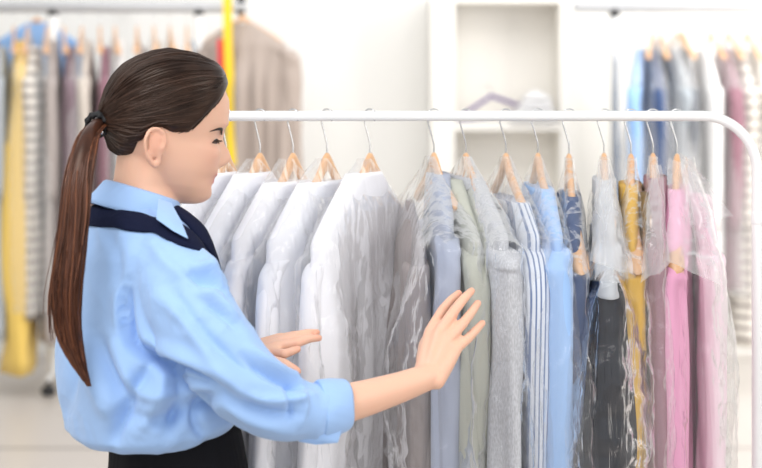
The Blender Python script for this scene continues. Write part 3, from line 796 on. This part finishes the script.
# left hand steadying the white shirts
LW_i, LW_p = P(240, 366, 2.375), P(243, 352, 2.40)
LM = [P(272, 352, 2.372), P(277, 346, 2.382), P(281, 341, 2.395), P(281, 338, 2.412)]
LFg = [[P(284, 354, 2.355), P(291, 351.5, 2.358), P(298, 349, 2.365)],
       [P(297, 343, 2.382), P(309, 338.5, 2.392), P(319, 338, 2.405)],
       [P(295, 336, 2.398), P(307, 333, 2.41), P(317, 332.5, 2.42)],
       [P(293, 335, 2.420), P(302, 334, 2.428), P(309, 335, 2.432)]]
lh = hand(LW_i, LW_p, LM, LFg, [.0078, .0080, .0077, .0066], [P(252, 360, 2.37), P(268, 361, 2.34), P(284, 364, 2.33), P(297, 371.5, 2.333)], [.013, .0105, .0090, .0075])

SR, ER = P(168, 262, 2.20), P(258, 398, 2.15)
SL, EL = P(150, 262, 2.47), P(196, 392, 2.50)
parts = [head_geo()] + ear(1) + ear(-1)
nk0 = H(0, -.035, -.055); nk1 = P(139, 214, 2.325)
parts.append(tube([H(0, -.026, -.05), H(0, -.026, -.10), nk0.lerp(nk1, .75) + Vector((.008, 0, 0)), nk1], [.047, .046, .050, .062], 32))
parts.append(tube([H(0, .012, -.085), H(0, -.012, -.112), nk1 + Vector((.02, 0, 0))], [.030, .034, .040], 24))
def C(px, py, D=PD): return P(px, py, D)
torso = [(C(140, 206), .052, .045, 0), (C(142, 220), .068, .052, -.1), (C(142, 238), .105, .064, -.1), (C(142, 258), .126, .070, 0), (C(144, 300), .124, .078, 0), (C(155, 350), .120, .090, 0),
         (C(165, 410), .105, .082, 0), (C(174, 450), .115, .088, 0), (C(178, 500), .140, .100, 0), (C(178, 550), .150, .105, 0), (C(178, 590), .14, .1, 0)]
parts.append(rings(dense(torso), 48))
parts.append(tube(smooth_pts([SR, P(214, 330, 2.16), ER], 8), interp(None, [.034, .038, .036], 8), 20))
parts.append(tube(smooth_pts([ER, P(300, 412, 2.165), P(347, 403, 2.20), P(395, 389, 2.245), P(429, 376.5, 2.276)], 14), interp(None, [.036, .036, .0285, .0235, .0200], 14), 24))
parts.append(tube(smooth_pts([SL, P(165, 330, 2.50), EL], 8), interp(None, [.048, .044, .037], 8), 20))
parts.append(tube(smooth_pts([EL, P(222, 372, 2.43), P(243, 359, 2.388)], 8), interp(None, [.037, .028, .020], 8), 20))
hipc = C(178, 550)
feet = []
for s in (1, -1):
    hp_ = hipc + BR * (.078 * s); kn = Vector((hp_.x + .005, hp_.y, .44)); an = Vector((hp_.x - .01, hp_.y, .085))
    parts.append(tube(smooth_pts([hp_, hp_.lerp(kn, .5), kn, kn.lerp(an, .3), kn.lerp(an, .7), an], 16), interp(None, [.085, .072, .050, .052, .038, .033], 16), 20))
    toe = an + BF * .13; toe.z = .028; heel = an - BF * .035; heel.z = .032
    parts.append(tube([heel, an + BF * .04 - Vector((0, 0, .045)), toe], [.030, .034, .024], 16)); feet.append((an, heel, toe))
parts += rh + lh
me, co = remesh(parts, .0029, 3, 'body')
tone = np.tile(np.array([.80, .485, .350]), (len(co), 1))
Mh = Matrix((Rh, Fh, Uh))
loc = (co - np.array(HC)) @ np.array(Mh).T / HS
def g3(cx, cy, cz, sx, sy, sz): return np.exp(-((loc[:, 0] - cx) / sx) ** 2 - ((loc[:, 1] - cy) / sy) ** 2 - ((loc[:, 2] - cz) / sz) ** 2)
lip = np.clip((g3(0, .1, -.0655, .024, .03, .0062) + g3(0, .1, -.0765, .021, .03, .0068)) * 1.5, 0, 1)[:, None]
tone = tone * (1 - lip) + np.array([.60, .20, .18]) * lip
bl = np.clip(g3(.05, .07, -.035, .03, .03, .024) + g3(-.05, .07, -.035, .03, .03, .024), 0, 1)[:, None] * .35
tone = tone * (1 - bl) + np.array([.80, .40, .30]) * bl
er = np.clip(g3(.078, -.036, -.034, .008, .022, .035), 0, 1)[:, None] * .45
tone = tone * (1 - er) + np.array([.80, .36, .25]) * er
for q in [f[-1] for f in RFg + LFg] + [P(297, 371.5, 2.333)]:
    d = np.exp(-(np.linalg.norm(co - np.array(q), axis=1) / .012) ** 2)[:, None] * .5
    tone = tone * (1 - d) + np.array([.82, .36, .25]) * d
for q in RM + [f[0] for f in RFg + LFg]:
    d = np.exp(-(np.linalg.norm(co - np.array(q), axis=1) / .008) ** 2)[:, None] * .25
    tone = tone * (1 - d) + np.array([.78, .38, .27]) * d
body = finish(me, co - np.array(off), 'body', SKIN, person)
ca = me.color_attributes.new('tone', 'FLOAT_COLOR', 'POINT')
ca.data.foreach_set('color', np.concatenate([tone, np.ones((len(co), 1))], 1).ravel())
bodyW = BVHTree.FromPolygons([Vector(c) for c in co], [tuple(p.vertices) for p in me.polygons])

def padd(name, geo, mat, parent=None, smooth=True):
    """mesh given in world coordinates, linked under the person"""
    v, f = geo
    o = mesh_obj(name, [Vector(p) - off for p in v], f, mat, smooth=smooth); o.parent = parent or person
    return o
# eyes, lashes, brows
HAIRD = plain('brow_hair', (.025, .014, .010), .6)
EYE = plain('eye_white', (.80, .78, .76), .15, coat=.5)
IRIS = plain('iris_brown', (.06, .03, .015), .15, coat=.5)
def surf(r, u, lift=.0006, f0=.20):
    o_ = H(r, f0, u); hit = bodyW.ray_cast(o_, -Fh)
    return hit[0] + hit[1] * lift if hit[0] else H(r, .09, u)
for s in (1, -1):
    lash = [surf(s * x, z, .0012) for x, z in ((.016, -.0135), (.024, -.009), (.033, -.008), (.042, -.011), (.048, -.0145))]
    ar = smooth_pts(lash, 16)
    c = surf(s * .032, -.0125, 0)
    e = padd('eye', tube([c - Fh * .0080, c - Fh * .0072], [.0078, .0078], 20), EYE)
    padd('iris', tube([c - Fh * .0020, c - Fh * .0016], [.0036, .0034], 14, flat=(Fh, .4)), IRIS, e)
    fl = []
    fl.append(tube(ar, interp(None, [.0008, .0014, .0016, .0014, .0008], 16), 8))
    for k in range(3, 16):
        d = (Fh * .8 + Rh * s * (.2 + .5 * k / 15) - Uh * .15 + Uh * .0).normalized()
        fl.append(tube([ar[k], ar[k] + d * .0045, ar[k] + d * .008 + Uh * .0012], [.0005, .00045, .0002], 5))
    padd('eyelashes', join(fl), HAIRD)
    br = smooth_pts([surf(s * x, z, .0006) for x, z in ((.013, .0035), (.024, .007), (.036, .0105), (.047, .0095), (.056, .0035))], 20)
    padd('eyebrow', tube(br, interp(None, [.0020, .0032, .0030, .0021, .0007], 20), 10, flat=(Fh, .5)), HAIRD)

# --- hair: combed-back cap, strands, hair tie, ponytail
def hair_material(name, c1, c2, sc):
    m, nt, b = newmat(name); L = nt.links.new
    tc = N(nt, 'ShaderNodeTexCoord'); sx = N(nt, 'ShaderNodeSeparateXYZ'); L(tc.outputs['Object'], sx.inputs[0])
    nz = N(nt, 'ShaderNodeTexNoise'); nz.inputs['Scale'].default_value = 1; nz.inputs['Detail'].default_value = 3
    mp = N(nt, 'ShaderNodeMapping'); mp.inputs['Scale'].default_value = sc; L(tc.outputs['Object'], mp.inputs[0]); L(mp.outputs[0], nz.inputs['Vector'])
    rp = N(nt, 'ShaderNodeValToRGB'); rp.color_ramp.elements[0].color = (*c1, 1); rp.color_ramp.elements[1].color = (*c2, 1)
    rp.color_ramp.elements[0].position = .35; rp.color_ramp.elements[1].position = .7
    L(nz.outputs['Fac'], rp.inputs[0])
    L(rp.outputs[0], b.inputs['Base Color'])
    b.inputs['Roughness'].default_value = .36; b.inputs['Specular IOR Level'].default_value = .32; b.inputs['Specular Tint'].default_value = (1, .85, .75, 1)
    return m
HAIR = hair_material('brown_hair', (.016, .008, .006), (.036, .018, .012), (40, 40, 40))
TAIL = hair_material('auburn_hair', (.035, .012, .007), (.07, .024, .012), (60, 60, 9))
TAIL_MID = plain('auburn_strands', (.085, .027, .012), .33, spec=.4)
TAIL_LIGHT = plain('copper_strands', (.20, .070, .030), .36, spec=.4)
HAIR_LIGHT = plain('soft_brown_strands', (.060, .030, .019), .3, spec=.45)
poly = [(.16, .40), (.14, .118), (.096, .098), (.070, .060), (.040, .020), (.018, -.006), (-.010, -.012), (-.034, -.006), (-.056, -.032), (-.058, -.070), (-.075, -.098), (-.105, -.098), (-.17, -.070), (-.4, .0), (-.4, .4)]
def sdf(y, z):
    inside = False; d = 1e9; n = len(poly)
    for i in range(n):
        (x1, y1), (x2, y2) = poly[i], poly[(i + 1) % n]
        if (y1 > z) != (y2 > z) and y < (x2 - x1) * (z - y1) / (y2 - y1) + x1: inside = not inside
        dx, dy = x2 - x1, y2 - y1; t = max(0, min(1, ((y - x1) * dx + (z - y1) * dy) / (dx * dx + dy * dy)))
        d = min(d, math.hypot(y - x1 - t * dx, z - y1 - t * dy))
    return d if inside else -d
def hair_off(x, y, z):
    d = sdf(y, z)
    return float(-.006 + .017 * sm(-.003, .014, d) + .006 * sm(.02, .09, z) * sm(.01, .04, d) + .012 * sm(-.015, -.05, y) * sm(-.03, -.07, z) * sm(.0, .02, d))
cap_v, cap_f = head_geo(hair_off, 90, 110, face=False)
cap = padd('hair', (cap_v, cap_f), HAIR)
capB = BVHTree.FromPolygons([Vector(p) for p in cap_v], cap_f)
TIE = H(0, -.114, -.012)
def strand(pts, r, out, ns=4):
    v, f = tube(pts, [r * x for x in interp(None, [.5, 1, 1, 1, .6], len(pts))], ns)
    b_ = len(out[0]); out[0].extend(v); out[1].extend([tuple(i + b_ for i in q) for q in f])
rng = random.Random(3)
out = ([], []); out2 = ([], [])
cnt = 0
while cnt < 950:
    a = rng.uniform(0, 2 * math.pi); zz_ = rng.uniform(-.1, .116)
    # start points: mostly near the hairline, some over the crown
    wd = float(np.interp(zz_, Zk, WDk)); fr_ = float(np.interp(zz_, Zk, FRk)); bk = float(np.interp(zz_, Zk, BKk))
    x = wd * math.cos(a); y = (fr_ + bk) / 2 + (fr_ - bk) / 2 * math.sin(a)
    d = sdf(y, zz_)
    if d < .0015 or (d > .02 and rng.random() > .35): continue
    if x < -.03 and rng.random() > .4: continue
    p = H(x, y, zz_); pts = []; hit = capB.find_nearest(p); p = hit[0]; lift = rng.uniform(.0001, .0012)
    tgt = TIE + Rh * rng.uniform(-.006, .006) + Uh * rng.uniform(-.01, .01)
    for k in range(40):
        v = tgt - p; L_ = v.length
        if L_ < .012: break
        nrm = capB.find_nearest(p)[1]
        # combed round the skull: slide in the tangent plane
        t = v - nrm * v.dot(nrm)
        if t.length < 1e-4: break
        t.normalize(); t = (t + Fh * -.25 * sm(.02, .08, (p - HC).dot(Uh)) ).normalized()
        p2 = p + t * min(.008, L_)
        h2 = capB.find_nearest(p2)
        if L_ > .035: p2 = h2[0] + h2[1] * lift * sm(0, 3, k)
        pts.append(p.copy()); p = p2
    pts.append(tgt)
    if len(pts) > 4:
        strand(pts, rng.uniform(.00045, .0009), out if rng.random() < .72 else out2, 4); cnt += 1
strands = padd('hair_strands', out, HAIR, cap); padd('hair_strands', out2, HAIR_LIGHT, cap)

# hair tie: ruched black band with a small metal bead
BANDM = plain('black_elastic', (.012, .012, .014), .75, bump=.5, bscale=300)
tdir = (P(86, 134, 2.235) - TIE).normalized()
tie_c = TIE + tdir * .008
V = []; nu, nv = 64, 14
ex = tdir.cross(Rh).normalized(); ey = tdir.cross(ex).normalized()
for i in range(nu):
    a = 2 * math.pi * i / nu; rd = ex * math.cos(a) + ey * math.sin(a)
    for j in range(nv):
        b_ = 2 * math.pi * j / nv; rr = .0062 * (1 + .22 * math.sin(9 * a + 2 * math.sin(b_)))
        V.append(tie_c + rd * (.0155 + rr * math.cos(b_) * .8) + tdir * (rr * 1.35 * math.sin(b_)))
padd('hair_tie', (V, [(i * nv + j, ((i + 1) % nu) * nv + j, ((i + 1) % nu) * nv + (j + 1) % nv, i * nv + (j + 1) % nv) for i in range(nu) for j in range(nv)]), BANDM)
bp_ = tie_c + ex * 0 + Vector((.004, -.019, -.012))
padd('metal_bead', tube([bp_, bp_ + Vector((.006, 0, .001))], [.0034] * 2, 12), STEEL)
# ponytail
cl = [TIE, P(91, 132, 2.225), P(84, 150, 2.19), P(78, 180, 2.165), P(75, 215, 2.15), P(70, 255, 2.14), P(66, 295, 2.135), P(69, 335, 2.135), P(79, 365, 2.14), P(89, 386, 2.145)]
wdt = [.012, .013, .016, .0185, .0200, .0208, .0205, .017, .009, .001]
cc = smooth_pts(cl, 40); ww = interp(None, wdt, 40)
tail = padd('ponytail', tube(cc, [x * .80 for x in ww], 24, flat=((0, 1, 0), .62)), TAIL)
out = [([], []), ([], []), ([], [])]
for k in range(760):
    a = rng.uniform(0, 2 * math.pi); rad = math.sqrt(rng.uniform(.35, 1.02)); e0 = rng.randint(0, 3); e1 = rng.choice([40, 40, 40, 38, 37, 35, 33]) if rng.random() < .85 else rng.randint(24, 36)
    ph = rng.uniform(0, 6); wob = rng.uniform(.0, .0035); fly = rng.random() < .13; fl = rng.uniform(.010, .040)
    pts = []
    for i in range(e0, e1, 2):
        t = i / 39; dx = math.cos(a + .5 * t) * rad * ww[i] + wob * math.sin(9 * t + ph); dy = math.sin(a + .5 * t) * rad * ww[i] * .62
        p = cc[i] + Vector((dx, dy, 0))
        if fly and i > 14: s_ = (i - 14) / max(1, e1 - 14); p += Vector((-fl * s_ * s_, -.004 * s_, .02 * s_ * 0))
        pts.append(p)
    if fly: pts = pts[:max(6, int(len(pts) * .8))]
    if len(pts) > 4: strand(pts, rng.uniform(.0005, .0011), out[rng.choice([0, 0, 1, 1, 1, 2])], 4)
for o_, m_ in zip(out, (TAIL, TAIL_MID, TAIL_LIGHT)): padd('ponytail_strands', o_, m_, tail)

# --- shirt
m, nt, b = newmat('blue_shirt_cotton'); L = nt.links.new
b.inputs['Base Color'].default_value = (.335, .515, .83, 1); b.inputs['Roughness'].default_value = .7; b.inputs['Specular IOR Level'].default_value = .3; b.inputs['Sheen Weight'].default_value = .2
tc = N(nt, 'ShaderNodeTexCoord')
n1 = N(nt, 'ShaderNodeTexNoise'); n1.inputs['Scale'].default_value = 7; n1.inputs['Detail'].default_value = 3; n1.inputs['Distortion'].default_value = 1.1; L(tc.outputs['Object'], n1.inputs['Vector'])
n2 = N(nt, 'ShaderNodeTexNoise'); n2.inputs['Scale'].default_value = 700; L(tc.outputs['Object'], n2.inputs['Vector'])
b1 = N(nt, 'ShaderNodeBump'); b1.inputs['Strength'].default_value = .45; b1.inputs['Distance'].default_value = .02; L(n1.outputs['Fac'], b1.inputs['Height'])
b2 = N(nt, 'ShaderNodeBump'); b2.inputs['Strength'].default_value = .1; b2.inputs['Distance'].default_value = .0004; L(n2.outputs['Fac'], b2.inputs['Height']); L(b1.outputs['Normal'], b2.inputs['Normal']); L(b2.outputs['Normal'], b.inputs['Normal'])
SHIRT = m
tors = [(C(139, 205), .060, .050, -.1), (C(141, 213), .085, .066, -.15), (C(142, 226), .128, .080, -.1), (C(140, 245), .152, .092, 0), (C(142, 280), .166, .104, 0), (C(144, 330), .178, .124, 0),
        (C(146, 370), .182, .132, .05), (C(151, 400), .178, .132, .1), (C(153, 416), .172, .130, .12), (C(155, 427), .152, .114, .12), (C(158, 429), .128, .092, .10)]
sp = [rings(dense(tors), 64, .95)]
sp.append(tube(smooth_pts([P(162, 252, 2.235), P(178, 285, 2.19), P(203, 330, 2.155), P(234, 372, 2.135), P(275, 402, 2.145), P(306, 411, 2.165), P(324, 410, 2.178)], 22), interp(None, [.052, .059, .061, .058, .051, .042, .038], 22), 32))
sp.append(tube(smooth_pts([SL, P(165, 330, 2.50), P(196, 392, 2.50), P(222, 372, 2.43)], 14), interp(None, [.058, .058, .050, .038], 14), 28))
me, co = remesh(sp, .0042, 6, 'shirt')
nr = normals_of(me)
def stroke(co, nr, pxs, width, amp, D=2.2, side=-.05):
    pts = smooth_pts([P(a, b_, D) for a, b_ in pxs], 30); P2 = np.array([(p.x, p.z) for p in pts]) 
    # compare along the line of the surface seen from the front, scaled to the depth of each vertex
    X = co[:, 0] * (D / co[:, 1]); Z = CAMH + (co[:, 2] - CAMH) * (D / co[:, 1])
    d = np.full(len(co), 1e9); tt = np.zeros(len(co))
    for i in range(len(P2) - 1):
        a, b_ = P2[i], P2[i + 1]; ab = b_ - a; L2 = (ab ** 2).sum()
        t = np.clip(((X - a[0]) * ab[0] + (Z - a[1]) * ab[1]) / L2, 0, 1)
        di = np.hypot(X - a[0] - t * ab[0], Z - a[1] - t * ab[1])
        mk = di < d; d = np.where(mk, di, d); tt = np.where(mk, (i + t) / (len(P2) - 1), tt)
    fade = np.sin(np.pi * np.clip(tt, .02, .98)) ** .6
    wgt = np.exp(-(d / width) ** 2) * fade * (nr[:, 1] < side)
    return co + nr * (amp * wgt)[:, None]
FO = [([(128, 282), (125, 315), (134, 345), (165, 362), (205, 380), (250, 402)], .007, -.013), ([(138, 338), (170, 352), (215, 374), (250, 396)], .010, .006),
      ([(124, 285), (123, 310), (125, 336)], .0025, -.004), ([(118, 290), (117, 330)], .006, .003),
      ([(150, 362), (135, 392), (118, 425), (112, 448)], .009, -.007), ([(165, 368), (158, 400), (140, 430)], .010, .007), ([(180, 376), (178, 405), (165, 440)], .008, -.006),
      ([(80, 330), (95, 375), (112, 420)], .011, .006), ([(95, 330), (112, 375), (128, 408)], .010, -.007), ([(110, 335), (128, 375), (150, 395), (190, 392)], .009, .006),
      ([(125, 415), (160, 420), (200, 402), (225, 392)], .010, -.006), ([(70, 300), (72, 360), (66, 420)], .008, -.005), ([(205, 440), (195, 420), (200, 395)], .007, -.006),
      ([(186, 272), (205, 282), (225, 300)], .006, -.007), ([(190, 264), (212, 274), (232, 296)], .006, .005), ([(196, 292), (214, 298), (238, 322)], .006, .006), ([(200, 302), (220, 312), (240, 335)], .006, -.004),
      ([(150, 290), (185, 320), (215, 362), (240, 385)], .011, .005), ([(168, 285), (200, 330), (235, 362), (262, 378)], .008, -.0055),
      ([(236, 350), (262, 372), (292, 384), (312, 388)], .006, -.007), ([(248, 346), (272, 366), (300, 378)], .005, .005), ([(225, 385), (255, 398), (285, 400), (310, 396)], .006, .005),
      ([(240, 400), (268, 412), (300, 414)], .006, -.006), ([(222, 402), (255, 420), (290, 430)], .006, .004), ([(285, 384), (292, 400), (288, 420)], .004, -.005), ([(300, 386), (304, 404), (300, 424)], .004, .004),
      ([(110, 232), (118, 260), (116, 290)], .008, -.003), ([(150, 240), (165, 262), (190, 280)], .008, .003), ([(200, 250), (212, 270), (222, 292)], .006, .006)]
for k_, (pxs, wd_, am) in enumerate(FO): co = stroke(co, nr, pxs, wd_ * (1.3 if k_ == 0 else 1.1), am * (3.0 if k_ == 0 else 2.3))
q = co * np.array([9, 9, 5.0]); co = co + nr * (.0035 * fbm(q, 5, 3))[:, None]
co = co + nr * (.0022 * (1 - np.abs(vnoise(co * np.array([24, 24, 15.]) + vnoise(co * 8, 4)[:, None] * 1.2, 8)) * 2))[:, None]
shirt = finish(me, co - np.array(off), 'shirt', SHIRT, person)
shirtB = BVHTree.FromPolygons([Vector(c) for c in co], [tuple(p.vertices) for p in me.polygons])

# rolled cuff, its loose flap and button
ax0, ax1 = P(316, 411, 2.172), P(346, 405, 2.195)
axd = (ax1 - ax0).normalized(); ux = Vector((0, 0, 1)); ux = (ux - axd * ux.dot(axd)).normalized(); uy = axd.cross(ux)
def cuff_rings(rs):
    V = []; ns = 56
    for (t, ra, rb) in rs:
        for j in range(ns):
            a = 2 * math.pi * j / ns; wv = 1 + .025 * math.sin(3 * a + 1) + .02 * math.sin(5 * a + t * 4)
            sk = -.006 * math.sin(a - .6)
            V.append(ax0 + axd * (t * (ax1 - ax0).length + sk) + ux * (ra * math.cos(a) * wv) + uy * (rb * math.sin(a) * wv))
    return V, grid_faces(len(rs), 56)
cuff = padd('cuff', cuff_rings([(.10, .034, .034), (.02, .041, .042), (.10, .0435, .044), (.5, .0410, .042), (.95, .0375, .038), (1.02, .0355, .036), (.98, .0325, .033), (.5, .034, .035)]), SHIRT, shirt)
flap_c = [P(297, 438, 2.142), P(318, 436, 2.138), P(343, 427, 2.155), P(338, 443, 2.150), P(316, 445, 2.140), P(299, 442, 2.142)]
def slab(pts, depth, nm, mat, par):
    n = len(pts); V = list(pts) + [p + Vector((0, depth, 0)) for p in pts]
    F_ = [tuple(range(n)), tuple(range(2 * n - 1, n - 1, -1))] + [(i, i + n, (i + 1) % n + n, (i + 1) % n) for i in range(n)]
    o = padd(nm, (V, F_), mat, par); bevel(o, .0015, 2); return o
slab(flap_c, .030, 'sleeve_placket', SHIRT, shirt)
BUT = plain('blue_button', (.22, .42, .75), .3, coat=.4)
hit = P(328, 425, 2.140)
padd('button', tube([hit, hit + Vector((0, .003, 0))], [.0042] * 2, 16, flat=((0, 1, 0), .4)), BUT, cuff)

# collar
ncv = P(136, 203, 2.325)
Cf = Vector((BF.x * .95, BF.y * .95, -.32)).normalized(); Cr = BR; Cu = Cr.cross(Cf).normalized()
def coll(rs, ns=56):
    V = []
    for (r_, h_) in rs:
        for j in range(ns):
            a = 2 * math.pi * j / ns; f_ = math.sin(a)
            drop = .018 * sm(.3, 1, f_) if h_ < .01 else 0
            V.append(ncv + Cr * ((.058 + r_) * math.cos(a)) + Cf * ((.056 + r_) * f_ + .004) + Cu * (h_ - drop))
    return V, grid_faces(len(rs), ns)
col_ = padd('collar', coll([(-.004, -.012), (-.003, .006), (-.002, .018), (.002, .0215), (.006, .018), (.012, .004), (.020, -.012), (.0225, -.020), (.020, -.020)]), SHIRT, shirt)
tip = [P(158, 199, 2.245), P(171, 203, 2.245), P(181, 222, 2.192), P(188, 239, 2.170), P(173, 231, 2.172), P(156, 219, 2.188)]
slab(tip, .006, 'collar_point', SHIRT, col_)

# navy sweater knotted round the shoulders
NAVYK = cloth('navy_knit', (.009, .012, .034), fold=.5, rough=.9, sheen=0)
def wrap(name, upper, lower, lift, n=60, m=14, mat=NAVYK, thick=.006):
    U_ = smooth_pts(upper, n); L_ = smooth_pts(lower, n); V = []
    for i in range(n):
        for j in range(m):
            t = j / (m - 1); p = U_[i].lerp(L_[i], t); h = shirtB.find_nearest(p)
            bul = lift * (math.sin(math.pi * min(1, max(0, t))) ** .5 * .7 + .3) + .0018 * mn.noise(Vector((i * .25, t * 3, 1)))
            q_ = h[0] + h[1] * bul if h[0] and h[3] < .035 else p
            V.append(q_ - off)
    # ease the projected sheet
    A = np.array([tuple(v) for v in V]).reshape(n, m, 3)
    for _ in range(3):
        B_ = A.copy(); B_[1:-1] = (A[:-2] + A[2:] + 2 * A[1:-1]) / 4; A = B_.copy(); B_[:, 1:-1] = (A[:, :-2] + A[:, 2:] + 2 * A[:, 1:-1]) / 4; A = B_
    o = mesh_obj(name, A.reshape(-1, 3), [(i * m + j, (i + 1) * m + j, (i + 1) * m + j + 1, i * m + j + 1) for i in range(n - 1) for j in range(m - 1)], mat, person)
    md = o.modifiers.new('thickness', 'SOLIDIFY'); md.thickness = thick; md.offset = 0
    return o
sc_ = wrap('shoulder_sweater', [P(150, 196, 2.43), P(100, 192, 2.40), P(86, 196, 2.31), P(98, 199, 2.26), P(118, 206, 2.245), P(140, 209, 2.235), P(158, 219, 2.225), P(174, 230, 2.225), P(187, 238, 2.23), P(196, 248, 2.25), P(205, 262, 2.29)],
     [P(150, 222, 2.47), P(95, 222, 2.44), P(76, 222, 2.32), P(92, 224, 2.235), P(118, 225, 2.20), P(140, 226, 2.19), P(157, 231, 2.18), P(170, 243, 2.175), P(184, 256, 2.18), P(198, 268, 2.20), P(212, 278, 2.24)], .005, thick=.004)
wrap('sweater_sleeve', [P(171, 208, 2.30), P(179, 226, 2.268), P(188, 243, 2.25), P(199, 258, 2.25), P(209, 272, 2.26), P(212, 290, 2.29)],
     [P(185, 208, 2.33), P(197, 218, 2.32), P(202, 236, 2.31), P(206, 252, 2.31), P(212, 272, 2.32), P(216, 290, 2.33)], .007, n=40, thick=.008)

# skirt and shoes
BLACK = cloth('black_suiting', (.009, .009, .011), fold=.35, rough=.8, sheen=0)
sk = [(C(172, 410), .118, .088, .05), (C(175, 430), .122, .092, .05), (C(178, 470), .133, .098, 0), (C(179, 520), .158, .112, 0), (C(179, 560), .165, .116, 0), (C(179, 640), .158, .112, 0), (Vector((C(179, 600).x, PD, .46)), .150, .108, 0)]
skirt = padd('skirt', rings(dense(sk), 56, .92, cap=False), BLACK); solid(skirt, .003)
padd('waistband', rings([(C(171.5, 408), .1195, .0895, .05), (C(173, 420), .1215, .0915, .05), (C(174, 430), .1235, .0935, .05)], 56, .92, cap=False), BLACK, skirt)
SHOE = plain('black_leather', (.015, .014, .014), .3, coat=.3)
for an, heel, toe in feet:
    a = tube([heel + Vector((0, 0, .004)), an + BF * .045 + Vector((0, 0, -.054)), toe + BF * .012], [.037, .040, .030], 20, flat=((0, 0, 1), .85))
    v = [Vector((p[0], p[1], max(0.002, p[2]))) for p in a[0]]
    padd('shoe', (v, a[1]), SHOE)
